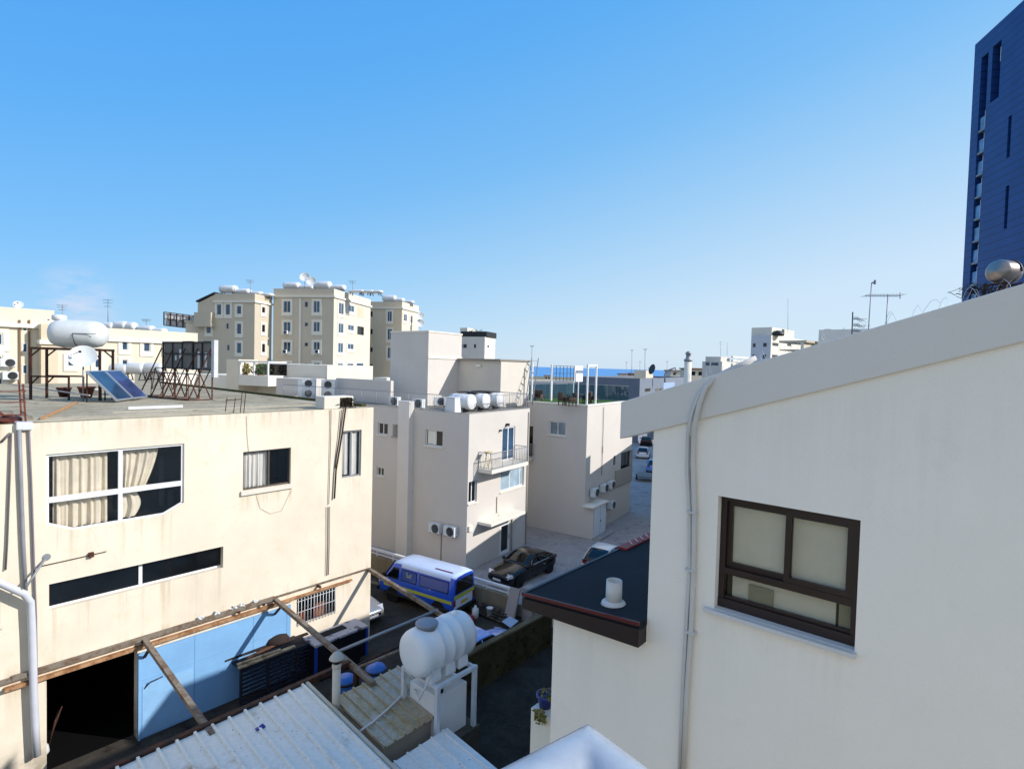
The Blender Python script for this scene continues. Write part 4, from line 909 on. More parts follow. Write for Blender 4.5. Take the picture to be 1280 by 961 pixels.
# ================================================================== vehicles
def wheel(par, fr, x, y, r, w, i=0):
    R = Matrix.Translation((x,y,r)) @ Matrix.Rotation(math.pi/2, 4, 'X')
    Mx = (fr.M if isinstance(fr, Frame) else fr) @ R
    wh = MB().lathe([(r*.62,-w/2),(r*.95,-w/2),(r,-w/2+.03),(r,w/2-.03),(r*.95,w/2),(r*.62,w/2)], 22, Mx).build('wheel', RUBBER, par)
    m = MB(); m.lathe([(0,-w/2+.02),(r*.6,-w/2+.01),(r*.64,-w/2+.0),(r*.64,w/2),(r*.6,w/2-.01),(0,w/2-.02)], 22, Mx); m.build('rim', ALU, wh)
def carpaint(name, hexc, rough=.25, metal=.2):
    return paint(name, hexc, rough, metal, .05, 1.5, .5, .6, .0)
def car(name, label, loc, az, pmat, L=4.3, Wd=1.74, Hh=1.42, hood=.95, wind=1.55, roof0=2.15, roof1=3.25, back=4.0, trunk=.98, coupe=False, group=None, plate=True):
    """loc: ground under the middle; az: where the nose points"""
    t = thing(name, label, 'car', loc, az, group); M = local(t); h = L/2
    X = lambda d: h-d                       # distance from the nose -> local x
    hw = Wd/2; zb = .2; belt = hood
    def ring(d, w, top, b=zb):
        return [(X(d), s*w*k, z) for s, k, z in ((1,.86,b),(1,.99,b+.12),(1,1,b+.3),(1,.985,top-.13),(1,.9,top-.02),(1,.5,top+.02))]+[(X(d), -w*k, z) for k, z in ((.5,top+.02),(.9,top-.02),(.985,top-.13),(1,b+.3),(.99,b+.12),(.86,b))]
    st_ = [(0.0,.62,.62,.32),(.06,.76,.68,.26),(.25,.9,.74,.2),(.6,.97,.82,.2),(wind-.1,1,belt-.03,.2),(wind+.3,1,belt,.2),(back-.35,1,belt+.03,.2),(back+.0,.985,trunk,.2),(L-.18,.94,trunk-.03,.24),(L-.04,.84,trunk-.12,.3),(L,.76,.72,.36)]
    m = MB(); m.loft([ring(d, hw*w, tp, b) for d, w, tp, b in st_]); body = m.build('body', pmat, t, M); ss = body.modifiers.new('round', 'SUBSURF'); ss.levels = 1; ss.render_levels = 2
    wb = hw*.93; wt = hw*.7; zr = Hh
    def top(d):
        if d < roof0: f = (d-wind)/(roof0-wind); return belt-.03+(zr-.03-belt+.03)*(1-(1-f)**1.5)
        if d > roof1: f = (back-d)/(back-roof1); return trunk-.03+(zr-.04-trunk+.03)*(1-(1-f)**1.6)
        f = (d-roof0)/(roof1-roof0); return zr-.03+.03*math.sin(math.pi*min(1,max(0,f)))-.01*f
    ds = [wind+(roof0-wind)*k/5 for k in range(5)]+[roof0+(roof1-roof0)*k/6 for k in range(6)]+[roof1+(back-roof1)*k/5 for k in range(6)]
    rg = []
    for d in ds:
        z = max(top(d), belt+.0); lo = belt-.05; f = max(.0, min(1, (z-lo)/(zr-lo))); w = wb+(wt-wb)*f; q = .35*(z-lo)
        taper = 1-.06*max(0, (d-roof1)/(back-roof1))
        rg.append([(X(d), s_*x_*taper, zz_) for s_, x_, zz_ in ((-1,wb,lo),(-1,w*1.015,z-min(.1,q)),(-1,w*.95,z-.02*f),(-1,w*.6,z+.012*f),(1,0,z+.022*f),(1,w*.6,z+.012*f),(1,w*.95,z-.02*f),(1,w*1.015,z-min(.1,q)),(1,wb,lo))])
    MB().loft(rg).build('glasshouse', GLASSK, t, M)
    r2 = [[(p[0], p[1]*1.012, p[2]+.012) for p in ring_[2:7]] for d, ring_ in zip(ds, rg) if roof0-.01 <= d <= roof1+.01]
    MB().loft(r2, True, False, False).build('roof', pmat, t, M, recalc=False)
    for s in (-1, 1):
        m = MB(); mid = (roof0+roof1)/2
        m.tube([(p[0],p[1]*1.01,p[2]) for p in [r_[2 if s<0 else 6] for r_ in rg]], .03, 6)
        m.tube([(X(mid+.05),s*wb*1.005,belt),(X(mid),s*wt*1.03,zr-.05)], .03, 6)
        m.build('pillar', pmat, t, M)
        m = MB(); m.tube([(X(wind+.35),s*wb*1.0,belt-.0),(X(back-.5),s*wb*.99,belt+.02)]+([(p[0],p[1]*1.015,p[2]-.05) for p in [r_[1 if s<0 else 7] for r_ in rg[4:12]]][::-1] if coupe else [])+([(X(wind+.35),s*wb,belt)] if coupe else []), .016, 6); m.build('window_trim', ALU, t, M)
        mr = MB(); mr.lathe([(0,-.1),(.09,-.07),(.1,0),(.08,.06),(0,.08)], 10, M @ Matrix.Translation((X(wind+.25),s*(hw+.1),belt+.05)) @ Matrix.Rotation(math.pi/2,4,'X')); mr.build('mirror', pmat, t)
        hl = MB(); hl.hexa([(X(.07),s*hw*.42,.56),(X(.07),s*hw*.74,.56),(X(.34),s*hw*.92,.62),(X(.34),s*hw*.5,.62),(X(.10),s*hw*.42,.68),(X(.12),s*hw*.74,.69),(X(.36),s*hw*.9,.77),(X(.32),s*hw*.5,.765)]); hl.build('headlight', CLEARL, t, M)
        tl = MB(); tl.box(X(L-.02)-.03,X(L-.14),s*hw*.52 if s>0 else s*hw*.86,s*hw*.86 if s>0 else s*hw*.52,.72,.86); tl.build('tail_light', TAILR, t, M)
        dh = MB(); mid = (wind+back)/2
        for d in ((mid+.35,) if coupe else (mid-.05, mid+.9)): dh.box(X(d),X(d-.18),s*hw*.985-.012,s*hw*.985+.022,belt-.2,belt-.17)
        dh.build('door_handle', ALU, t, M)
    m = MB(); m.box(X(.03),X(.06)+.06,-hw*.5,hw*.5,.42,.56); m.build('grille', GLASSK, t, M)
    MB().box(X(.0)-.01,X(.0)+.025,-.26,.26,.4,.51).build('number_plate', WPLAST, t, M)
    for d in (.86, L-.84):
        for s in (-1, 1):
            wheel(t, M, X(d), s*(hw-.11), .31, .24)
            MB().lathe([(.36,-.005),(.36,.006),(0,.006)], 20, M @ Matrix.Translation((X(d),s*(hw-.006),.32)) @ Matrix.Rotation(math.pi/2,4,'X')).build('wheel_arch', RUBBER, t)
    return t
CLEARL = paint('headlamp','#c9cfd6',.1,.3,.05); TAILR = paint('tail_red','#7d1212',.2,0,.05)
BLK = paint('car_black','#07080c',.2,0,.05,1.5,.35,.25)
car('black_coupe', 'glossy black coupe parked facing the yard beside the grey house', (.86,30.75,SZ), rad(38.5+180), BLK, L=4.5, Wd=1.85, Hh=1.34, hood=.9, wind=1.55, roof0=2.35, roof1=3.05, back=4.1, trunk=.98, coupe=True)
a = LB.M @ Vector((.95, 1.05+2.0, YZ)); a_n = G1+math.pi/2
car('silver_car', 'silver car with its nose peeping out past the cream building corner', (a.x,a.y,YZ), a_n, carpaint('car_silver','#a9adb3',.25,.6), L=4.0, Wd=1.68)
a = LB.M @ Vector((2.0, -4.9, YZ)); car('blue_car', 'light blue car parked behind the white tank against the mossy wall', (a.x,a.y,YZ), G1, carpaint('car_lightblue','#6f97dc',.3,.2), L=4.1, Wd=1.7, Hh=1.5, roof0=2.0, roof1=3.2, back=3.75)
car('white_car', 'white car half hidden behind the dark lean-to roof', (5.98,32.35,SZ), rad(33.4), carpaint('car_white','#d9dada',.3,0), L=4.0, Wd=1.7, Hh=1.5)
for i, (px, py, lab, az, mt) in enumerate(((804,571,'white car at the far end of the street, seen from behind',16,'car_white'),(818,588,'pale blue car in the far street mostly hidden by the house',16,'car_lightblue'),(808,556,'dark car parked beyond the white one at the far end of the street',16,'car_black'))):
    p = on_level(px, py, SZ); car('parked_car', lab, (p.x,p.y,SZ), rad(az), MATS[mt], L=4.1, group='cars along the far street')
# flat handcart-like trailer in the street
p = on_level(806, 600, SZ); tr = thing('trailer', 'low flat trailer standing in the narrow street', 'trailer', (p.x,p.y,SZ), rad(16)); M = local(tr)
MB().box(-1.2,1.2,-.8,.8,.5,.62).build('bed', paint('trailer_grey','#77736c',.7), tr, M); m = MB(); m.bar((1.2,0,.5),(2.2,0,.45),.06); m.build('drawbar', DARKM, tr, M)
for s in (-1,1): wheel(tr, M, 0, s*.86, .3, .18)

# the van
vl = Vector((-4.2, 28.3, YZ)); vaz = math.atan2(-.853,.522)
vn = thing('blue_van', 'blue panel van with a pale roof and yellow stripe parked in the yard', 'van', tuple(vl), vaz); M = local(vn)
VB = carpaint('van_blue','#2356d0',.3,0); VR = carpaint('van_roof','#c3d3ee',.35,0); VW = carpaint('van_white','#d5dbe4',.4,0); YEL = paint('van_yellow','#b6ba48',.5)
hw = .83
def vring(x, w, top, sc=1.0):
    zs = [.3,.36,.62,.95,1.15]+[1.15+(top-1.15)*f for f in (.7,.86,.97,1.0)]
    ks = [.86,.97,1,1,.985,.9,.84,.66,.0]
    if top < 1.16: zs = [.3,.36,.5,top*.72,top*.84,top*.92,top*.96,top*.99,top]
    L_ = [(x, w*k*hw, z) for k, z in zip(ks, zs)]; return L_+[(x, -y, z) for (_, y, z) in L_[:-1][::-1]]
stn = [(-2.24,.95,1.9),(-2.2,.985,1.94),(-2.0,1,1.97),(.9,1,1.97),(1.28,.99,1.94),(1.42,.985,1.88),(1.98,.97,1.1),(2.2,.93,1.0),(2.33,.86,.86),(2.36,.8,.7)]
m = MB(); m.loft([vring(*s) for s in stn])
body = m.build('body', [VB, VR], vn, M)
for p in body.data.polygons:
    z = sum(body.data.vertices[v].co.z for v in p.vertices)/len(p.vertices); nz_ = p.normal.z
    if z > 1.78 and nz_ > .35: p.material_index = 1
sd_ = 1.0
def vside(s): return lambda x, z, d: (x, s*(hw*(1 if z < 1.0 else (1-.015*(z-1)/.15 if z < 1.15 else .985-.085*(z-1.15)/.55))+.006-d), z)
for s in (1,-1):
    mp = vside(s)
    def panel(x0, x1, z0, z1, nm, mt, th=.004, par=vn):
        mm = MB(); mm.hexa([mp(x0,z0,.02),mp(x1,z0,.02),mp(x1,z0,-th),mp(x0,z0,-th),mp(x0,z1,.02),mp(x1,z1,.02),mp(x1,z1,-th),mp(x0,z1,-th)]); return mm.build(nm, mt, par, M)
    mm = MB(); mm.add([mp(1.0,1.13,-.004),mp(1.78,1.13,-.004),mp(1.34,1.66,-.004),mp(1.0,1.66,-.004)], [(0,1,2,3)]); mm.build('door_window', GLASSK, vn, M)
    VD = carpaint('van_panel','#2a4a9c',.3,0)
    p1 = panel(-.1,.85,1.14,1.66,'side_panel',flat('van_seal','#0c1a4a',.5)); panel(-.06,.81,1.18,1.62,'inset',VD,.008,p1)
    p2 = panel(-1.95,-.25,1.14,1.66,'side_panel',MATS['van_seal']); panel(-1.91,-.29,1.18,1.62,'inset',VD,.008,p2)
    panel(-2.15,1.9,.72,.86,'stripe',YEL,.006)
    panel(-2.0,1.9,.36,.46,'sill_strip',DARKM,.006)
    mm = MB()
    for x in (.9,-.18): mm.hexa([mp(x,.5,.02),mp(x+.012,.5,.02),mp(x+.012,.5,-.003),mp(x,.5,-.003),mp(x,1.8,.02),mp(x+.012,1.8,.02),mp(x+.012,1.8,-.003),mp(x,1.8,-.003)])
    mm.build('door_seam', MATS['van_seal'], vn, M)
    mm = MB(); mm.lathe([(0,-.12),(.1,-.09),(.12,0),(.1,.1),(0,.12)], 10, M @ Matrix.Translation((1.75,s*(hw+.14),1.25))); mm.build('mirror', RUBBER, vn)
    for x in (1.35,-1.4):
        wheel(vn, M, x, s*(hw-.12), .32, .22); MB().lathe([(.38,-.004),(.38,.008),(0,.008)], 20, M @ Matrix.Translation((x,s*(hw-.0),.34)) @ Matrix.Rotation(math.pi/2,4,'X')).build('wheel_arch', RUBBER, vn)
# company emblem on the near side (5 over a round c)
def txt(body_, size, mat, par, Mt, name):
    cu = bpy.data.curves.new(name, 'FONT'); cu.body = body_; cu.size = size; cu.align_x = 'CENTER'; cu.align_y = 'CENTER'; cu.extrude = .003
    ob = bpy.data.objects.new(name, cu); COL.objects.link(ob); dg = bpy.context.evaluated_depsgraph_get(); me = bpy.data.meshes.new_from_object(ob.evaluated_get(dg))
    bpy.data.objects.remove(ob); me.transform(WM[par.name].inverted() @ Mt); me.materials.append(mat); o = bpy.data.objects.new(name, me); COL.objects.link(o); o.parent = par; WM[o.name] = WM[par.name]; return o
near = 1 if (M.inverted() @ Vector((0,0,1))).y > 0 else -1
rot = Matrix.Rotation(math.pi/2,4,'X') if near < 0 else Matrix.Rotation(math.pi,4,'Z') @ Matrix.Rotation(math.pi/2,4,'X')
LOGO = paint('logo_pale','#aebc8c',.5)
for ch, x, z, sz in (('5',.47,1.45,.34),('€',.28,1.36,.36)):
    txt(ch, sz, LOGO, vn, M @ Matrix.Translation((x, near*(hw*.955+.012), z)) @ rot, 'emblem')
rx = -2.245
def rear(y0, y1, z0, z1, nm, mt, d=.006):
    mm = MB(); mm.box(rx-d, rx+.02, y0, y1, z0, z1); return mm.build(nm, mt, vn, M)
mm = MB(); mm.add([(rx-.012,-.68,1.14),(rx-.012,.68,1.14),(rx-.006,.58,1.72),(rx-.006,-.58,1.72)],[(0,1,2,3)]); mm.build('rear_window', GLASSK, vn, M)
rear(-.77,.77,.92,1.08,'rear_stripe',YEL,.012); rear(-.62,.76,.5,.9,'rear_panel',VW,.01); rear(-.25,.27,.62,.74,'number_plate',paint('plate_yellow','#caa62a',.5),.016)
for s in (-1,1): rear(min(s*.8,s*.66),max(s*.8,s*.66),.62,.9,'tail_light',TAILR,.014)
MB().box(-2.36,-2.2,-.8,.8,.34,.48).build('bumper', RUBBER, vn, M, bevel=.02); MB().box(2.3,2.44,-.78,.78,.36,.52).build('bumper', RUBBER, vn, M, bevel=.02)
mm = MB(); mm.add([(2.0,-.68,1.14),(2.0,.68,1.14),(1.46,.62,1.84),(1.46,-.62,1.84)],[(0,1,2,3)]); o = [Vector(v)+Vector((.012,0,.012)) for v in mm.v]; mm.v = [tuple(v) for v in o]; mm.build('windscreen', GLASSB, vn, M)
for s in (-1,1): MB().lathe([(0,0),(.11,0),(.11,.03),(0,.04)], 14, M @ Matrix.Translation((2.34,s*.58,.72)) @ Matrix.Rotation(math.pi/2,4,'Y')).build('headlight', CLEARL, vn)
mm = MB(); mm.box(-1.9,-.9,.38,.46,1.955,1.975); mm.build('roof_mark', paint('mark_maroon','#6d3a55',.6), vn, M)
vn.scale = (1.1,1.08,1.1)
# ================================================================== grey house (three storeys)
root = thing('grey_house', 'three storey grey rendered house with a small balcony, stair tower and roof tanks', 'house', (-2.36,31.08,SZ), G2)
Z2 = 9.2; fx = face_x(0); fyl = face_y(0)
LX = 6.52; LT = 19.0
def rX(a, b, fr=B2, y=0): return rect(fr, 'x', y, a, b)
def rY(a, b, fr=B2, x=0): return rect(fr, 'y', x, a, b)
bd = rX((628.5,533),(643,577)); bd = (bd[0], bd[1], 6.1, 8.2)
w2 = (3.3,6.0,4.2,5.45); w1 = rX((586,602),(596,622)); w1 = (w1[0], w1[1], 4.1, 5.35)
gd = rX((625,656),(634,688)); gd = (gd[0], gd[1]+.25, SZ+.02, 2.2)
lw1 = rY((532,536),(553,559)); lw2 = rY((472.5,527.5),(484.5,544)); lw3 = rY((491,530),(501,546)); lw4 = rY((471,583),(479.5,595.5))
m = MB(); m.wall(fx, 0, LX, SZ, Z2, [bd,w2,w1,gd], .16); m.wall(fyl, 0, LT, SZ, Z2, [lw1,lw2,lw4], .16)
m.wall(face_y(LX,-1), 0, LT, SZ, Z2); m.wall(face_x(LT,-1), 0, LX, SZ, Z2)
m.build('wall', GREYW, root, B2, recalc=False)
MB().box(.02,LX-.02,.02,LT-.02,Z2-.2,Z2-.06).build('roof', ROOFG, root, B2)
m = MB(); m.box(0,.14,.0,LT,Z2-.001,Z2+.05); m.box(.141,LX,0,.14,Z2-.001,Z2+.05); m.build('parapet_cap', plaster('cap_grey','#8d8880',.1,.3,1,.2), root, B2)
# pilaster on the left face
pa = B2.Y(516,600)[0]; pb_ = B2.Y(502,600)[0]
MB().box(-.42,.001,pa,pb_,SZ,9.72).build('pilaster', plaster('pilaster','#dbd5ce',.05,.1), root, B2, bevel=.01)
for r_, vs, lab in ((lw1,(.5,),'white sliding window half open on the shaded face'),(lw2,(.5,),None),(lw4,(.5,),None)):
    w = window(root, B2, fyl, *r_, fm=WINF, pm=GLASSK, d=.08, fw=.06, vs=vs, sill=TRIM, label=lab)
    if r_ is lw1: MB().mbox(fyl, r_[0]+.55, r_[1]-.12, r_[2]+.1, r_[3]-.08, .098, .102).build('blind', CREAMB, w, B2)
MB().mbox(fyl,lw3[0],lw3[1],lw3[2],lw3[3],-.0,.03).mbox(fyl,lw3[0]-.05,lw3[1]+.05,lw3[2]-.1,lw3[2]-.003,-.08,.0).build('blind_niche', plaster('niche_grey','#a9a29a',.06,.1), root, B2)
w = window(root, B2, fx, *bd, fm=WINF, pm=GLASSB, d=.06, fw=.09, vs=(.5,), name='balcony_door')
w = window(root, B2, fx, *w2, fm=WINF, pm=dark_glass('pale_glass','#8fa3b0'), d=.1, fw=.07, vs=(.42,.86), sill=TRIM)
w = window(root, B2, fx, *w1, fm=WINF, pm=GLASSK, d=.1, fw=.06, vs=(.5,), sill=TRIM)
w = window(root, B2, fx, *gd, fm=WINF, pm=GLASSK, d=.03, fw=.2, name='glazed_door')
MB().bar((gd[1]-.12,-.0,1.1),(gd[1]-.12,-.0,1.35),.03).build('handle', ALU, w, B2)
# balcony
bx0, bx1 = .92, B2.X(660.5,575,-1.0)[0]
m = MB(); m.box(bx0,bx1,-1.0,-.002,5.8,6.02); m.build('balcony', TRIM, root, B2, bevel=.01)
br = railing(B2, [(bx0+.05,-.02,6.02),(bx0+.05,-.95,6.02),(bx1-.05,-.95,6.02),(bx1-.05,-.02,6.02)], .95, GREYM, 'balcony_railing', root, .11, .012)
m = MB(); m.box(1.06,4.78,-.95,-.002,2.72,2.88); m.build('canopy', TRIM, root, B2, bevel=.008)
m = MB(); q = B2.X(633,531); m.box(q[0]-.08,q[0]+.08,-.2,-.0,q[1]-.05,q[1]+.1); q = B2.X(624.5,538); m.box(q[0]-.05,q[0]+.05,-.15,0,q[1]-.04,q[1]+.06); m.build('wall_lamp', DARKM, root, B2)
m = MB(); m.tube([(2.9,-.04,4.0),(2.9,-.04,3.0)], .03, 6); m.tube([(2.75,-.25,3.15),(2.75,-.25,2.9),(3.05,-.25,2.9)], .02, 5); m.tube([(gd[1]+.15,-.06,2.6),(gd[1]+.15,-.06,SZ)], .05, 8); m.tube([(6.35,-.06,9.0),(6.35,-.06,SZ)], .04, 8); m.build('downpipe', plaster('pipe_render','#b8b2a6',.05,.1), root, B2)
m = MB(); q = B2.X(579,663,0); m.box(.1,.45,-.12,-.0,q[1]-.15,q[1]+.15); m.build('junction_box', TRIM, root, B2)
m = MB(); y_ = B2.Y(552,668)[0]; m.tube([(-.03,y_,2.2),(-.03,y_,SZ)], .02, 5); m.build('conduit', flat('conduit_brown','#6f665c'), root, B2)
# stair tower and upper room
tx, ty = B2.Z(534, 506, Z2); 
tt1 = B2.Y(487.5, 470, tx)[0]; zt1 = B2.Y(534, 415, tx)[1]
bx_, zb_ = B2.X(573, 470, ty); tend = B2.X(571, 440, ty)[0]
zmid = B2.X(536, 447, ty)[1]
m = MB(); m.box(tx, tx+3.6, ty, tt1, Z2-.1, zt1); m.build('stair_tower', plaster('tower_render','#cfc9c2',.05,.1), root, B2)
m = MB(); m.box(tx-.04,tx+3.64,ty-.04,tt1+.04,zt1,zt1+.1); m.box(tx-.03,tx+3.63,ty-.06,ty-.002,zmid-.05,zmid+.12); m.build('cornice', TRIM, root, B2)
yu = B2.Y(626, 470, bx_)[0]; zu = B2.Y(626, 451, bx_)[1]; xu = B2.X(661.5, 470, yu)[0]
m = MB(); m.box(bx_, xu, yu, tt1-.5, Z2-.1, zu); m.build('upper_room', plaster('room_render','#d0c9be',.05,.1), root, B2)
m = MB(); m.box(bx_-.25,xu+.05,yu-.08,tt1-.4,zu,zu+.12); m.build('upper_roof', plaster('roof_edge','#8c867d',.05,.1), root, B2)
m = MB(); q = B2.Y(599,457,bx_); m.box(bx_-.12,bx_-.0,q[0]-.2,q[0]+.2,q[1]-.08,q[1]+.08); m.build('wall_lamp', TRIM, root, B2)
# roof railing
q0 = B2.Y(560, 497, .1)[0]
railing(B2, [(.1,17.5,Z2+.05),(.1,2.0,Z2+.05)], .95, GREYM, 'roof_railing', root, .14, .011)
railing(B2, [(2.2,.15,Z2+.05),(LX-.05,.15,Z2+.05),(LX-.05,2.5,Z2+.05)], .95, GREYM, 'roof_railing', root, .14, .011)
# steep ladder from upper roof
m = MB(); a = Vector((xu-.1,yu-.25,zu+.3)); b = Vector((xu-1.9,yu-.9,Z2)); w_ = Vector((.35,-.2,0))
for o in (Vector((0,0,0)), w_*1.4): m.bar(a+o, b+o, .06, .04)
for i in range(8): p = a.lerp(b, (i+.5)/8); m.bar(p, p+w_*1.4, .1, .03)
m.build('ladder', GREYM, root, B2)
# things on that roof
def b2w(x, y, z): return tuple(B2.M @ Vector((x, y, z)))
rg = math.pi
tc = [(548,508),(604,499),(680/4+460,490)]
for i, (px, py) in enumerate(((592,508),(611,504),(629,502))):
    xx, yy = B2.Z(px, py+7, Z2)
    xx = 1.0+i*1.15; yy = B2.Y(px, py, xx)[0] if False else None
caps = [(1.55,1.05),(3.1,1.1),(4.7,1.15)]
for i, (xx, yy) in enumerate(caps):
    t = thing('water_tank', ['white cylindrical roof tank nearest the corner on the grey house','white cylindrical roof tank, middle of three on the grey house','white cylindrical roof tank farthest along the grey house roof'][i], 'water tank', b2w(xx,yy+.7,Z2), G2, 'tanks on the grey house roof'); M = local(t)
    R = Matrix.Translation((0,-.75,.58)) @ Matrix.Rotation(-math.pi/2, 4, 'X'); r = .46
    MB().lathe([(0,.0),(r*.9,.0),(r,.04),(r,1.5),(r*.9,1.55),(0,1.55)], 24, R).build('barrel', paint('tank_cap','#d9dadb',.4,0,.06), t, M)
    m = MB(); m.lathe([(r*1.01,.1),(r*1.03,.12),(r*1.03,.16),(r*1.01,.18)], 24, R); m.lathe([(r*1.01,1.2),(r*1.03,1.22),(r*1.03,1.26),(r*1.01,1.28)], 24, R); m.build('band', WPLAST, t, M)
    m = MB(); m.box(-.35,.35,-.4,-.3,0,.2); m.box(-.35,.35,.3,.4,0,.2); m.build('stand', DARKM, t, M)
    m = MB(); m.box(-.5,.5,-.2,1.3,1.07,1.11); m.build('top_panel', DARKM, t, M) if i else None
t = thing('cistern', 'small white tapered cistern beside the roof tanks of the grey house', 'cistern', b2w(.5,B2.Y(566,512,.5)[0],Z2), G2); M = local(t)
MB().hexa([(-.3,-.4,0),(.3,-.4,0),(.3,.4,0),(-.3,.4,0),(-.24,-.33,.85),(.24,-.33,.85),(.24,.33,.85),(-.24,.33,.85)]).build('body', WPLAST, t, M, bevel=.03); MB().box(-.27,.27,-.36,.36,.85,.9).build('lid', WPLAST, t, M)
fan = G2+math.pi
air_con(b2w(1.0,B2.Y(491,500,1.0)[0],Z2), fan, 'small white air conditioner standing behind the roof railing left of the pilaster', 'air conditioners on the grey house roof')
air_con(b2w(.75,B2.Y(521,505,.75)[0],Z2), fan, 'white air conditioner right beside the pilaster top on the grey roof', 'air conditioners on the grey house roof')
x_, y_ = tx-.6, 4.9
air_con(b2w(tx-.1,B2.Y(550,500,tx-.1)[0],Z2), G2+math.pi*.75, 'white air conditioner whose fan faces us at the foot of the stair tower', 'air conditioners on the grey house roof')
air_con(b2w(tx+.3,B2.Y(563,500,tx+.3)[0],Z2), G2+math.pi*.75, 'white air conditioner half hidden by the roof tanks', 'air conditioners on the grey house roof')
for i, (px, lab) in enumerate(((385.5,'tall double fan cooling unit, left one of the pair behind the cream roof'),(410,'tall double fan cooling unit, right one of the pair behind the cream roof'))):
    y_ = B2.Y(px, 480, 1.0)[0]; air_con(b2w(1.0,y_,Z2), rad(176), lab, 'double fan cooling units', True)
y0 = B2.Y(420,480,2.0)[0]; y1 = B2.Y(482,480,2.0)[0]
MB().box(2.0,2.25,y1-.5,y0,Z2,B2.Y(450,474,2.0)[1]).build('roof_wall', GREYW, root, B2)
for i, (px, lab) in enumerate(((545,'left of the two air conditioners on the shaded wall of the grey house'),(563,'right of the two air conditioners on the shaded wall, nearer the corner'))):
    y_, z_ = B2.Y([547.5,566][i], [665,669][i]); a = air_con(b2w(-.4,y_,z_), G2+math.pi, lab, 'air conditioners on the grey house wall')
# stool on balcony
m = MB(); s = Vector((1.25,-.5,6.02))
for dx, dy in ((-.2,-.15),(.2,-.15),(-.2,.15),(.2,.15)): m.bar(s+Vector((dx,dy,0)), s+Vector((-dx*.3,dy,.95)), .03)
m.box(s.x-.2,s.x+.2,s.y-.18,s.y+.18,s.z+.95,s.z+1.0); m.build('folding_stool', paint('stool_cream','#c9b98a',.6), None, B2, 'pale folding stool standing at the left end of the balcony', 'stool')

# ================================================================== terrace house
root = thing('terrace_house', 'grey rendered house with a glass fenced roof terrace and white pergola', 'house', (T.o[0],T.o[1],SZ), G2)
Z3 = 9.35; LX3 = 8.6; LT3 = 13
tw = rY((687,526),(707,545), T); bw_ = T.Y(664,540)[0]
rw = rX((776.5,566),(790,590), T); sw_ = rX((767,570),(769.5,581), T)
m = MB(); m.wall(fx, 0, LX3, SZ, Z3, [rw, sw_], .2); m.wall(fyl, 0, LT3, SZ, Z3, [tw], .14); m.wall(face_y(LX3,-1), 0, LT3, SZ, Z3); m.wall(face_x(LT3,-1), 0, LX3, SZ, Z3)
m.build('wall', GREYW, root, T, recalc=False)
MB().box(.15,LX3-.02,.15,LT3-.02,Z3-.2,Z3-.02).build('roof', ROOFG, root, T)
m = MB(); m.box(-.04,.3,-.04,LT3,Z3,Z3+.1); m.box(.301,LX3+.04,-.04,.3,Z3,Z3+.1); m.build('parapet_cap', TRIM, root, T, bevel=.01)
window(root, T, fyl, *tw, fm=WINF, pm=dark_glass('pale_glass2','#7c8f9a'), d=.06, fw=.06, vs=(.5,), sill=TRIM)
window(root, T, fx, *rw, fm=DARKM, pm=GLASSK, d=.15, fw=.06, vs=(.5,), sill=TRIM); window(root, T, fx, *sw_, fm=DARKM, pm=GLASSK, d=.1, fw=.05, sill=TRIM)
m = MB(); m.box(3.7,LX3,-.06,-.001,2.75,2.85); m.box(5.2,LX3,-.12,-.001,2.852,4.1); m.build('string_course', plaster('band_grey','#a8a197',.05,.1), root, T)
# recessed balcony at the far left
ya = T.Y(659,560)[0]; yb = T.Y(668,560)[0]; zb0 = T.Y(665,570)[1]
m = MB(); m.box(-.5,-.001,yb,ya+1.5,zb0-.25,zb0); m.build('balcony', GREYW, root, T); MB().box(-.02,-.004,yb+.15,ya+1.2,zb0,zb0+2.2).build('balcony_door', GLASSK, root, T)
railing(T, [(-.46,ya+1.4,zb0),(-.46,yb+.05,zb0),(-.05,yb+.05,zb0)], .95, GREYM, 'balcony_railing', root, .11, .012)
# meter cupboard with ledge
c0 = on_level(739,675,SZ); cx, cy = T.loc(c0.x, c0.y); ch_ = T.X(741,633,cy)[1]; cxe = T.X(756.5,664,cy)[0]
m = MB(); m.box(-.002,cxe,cy,-.002,SZ,ch_-.1); m.build('meter_cupboard', GREYW, root, T)
dr_ = MB().box(.12,cxe-.08,cy-.04,cy-.002,SZ+.08,ch_-.16).build('cupboard_door', paint('door_pale_blue','#dbe6f0',.55,0,.06), root, T); m = MB(); m.box(cxe*.5,cxe*.5+.015,cy-.045,cy-.039,SZ+.08,ch_-.18); m.box(cxe*.5+.05,cxe*.5+.08,cy-.07,cy-.04,1.2,1.35); m.build('handle', DARKM, dr_, T)
m = MB(); m.box(-.35,cxe+.1,cy-.18,.0,ch_-.099,ch_); m.build('ledge', TRIM, root, T); m = MB(); m.box(-.1,cxe+.3,cy-.6,cy-.003,SZ,SZ+.12); m.build('step', STREET, root, T)
m = MB(); q = T.X(753,562); 
for k in range(4): m.tube([(q[0],-.02,q[1]+.2-.12*k),(q[0]-.12,-.12,q[1]+.2-.12*k)], .02, 5)
m.tube([(q[0]-.12,-.06,9.2),(q[0]-.12,-.06,4.2)], .02, 5); m.build('wire_bracket', DARKM, root, T)
def t3(x, y, z): return tuple(T.M @ Vector((x, y, z)))
acl = [(744,622),(756,616),(764.5,612),(765,637)]
labs = ['air conditioner on the ledge above the pale blue cupboard door','middle air conditioner in the upper row along the lane','air conditioner at the far end of the upper row along the lane','lower air conditioner just beyond the cupboard near the ground']
for (px, py), lab in zip(acl, labs):
    x, z = T.X(px, py-1, -.3); air_con(t3(x,-.42,z), G2+math.pi/2, lab, 'air conditioners along the lane')
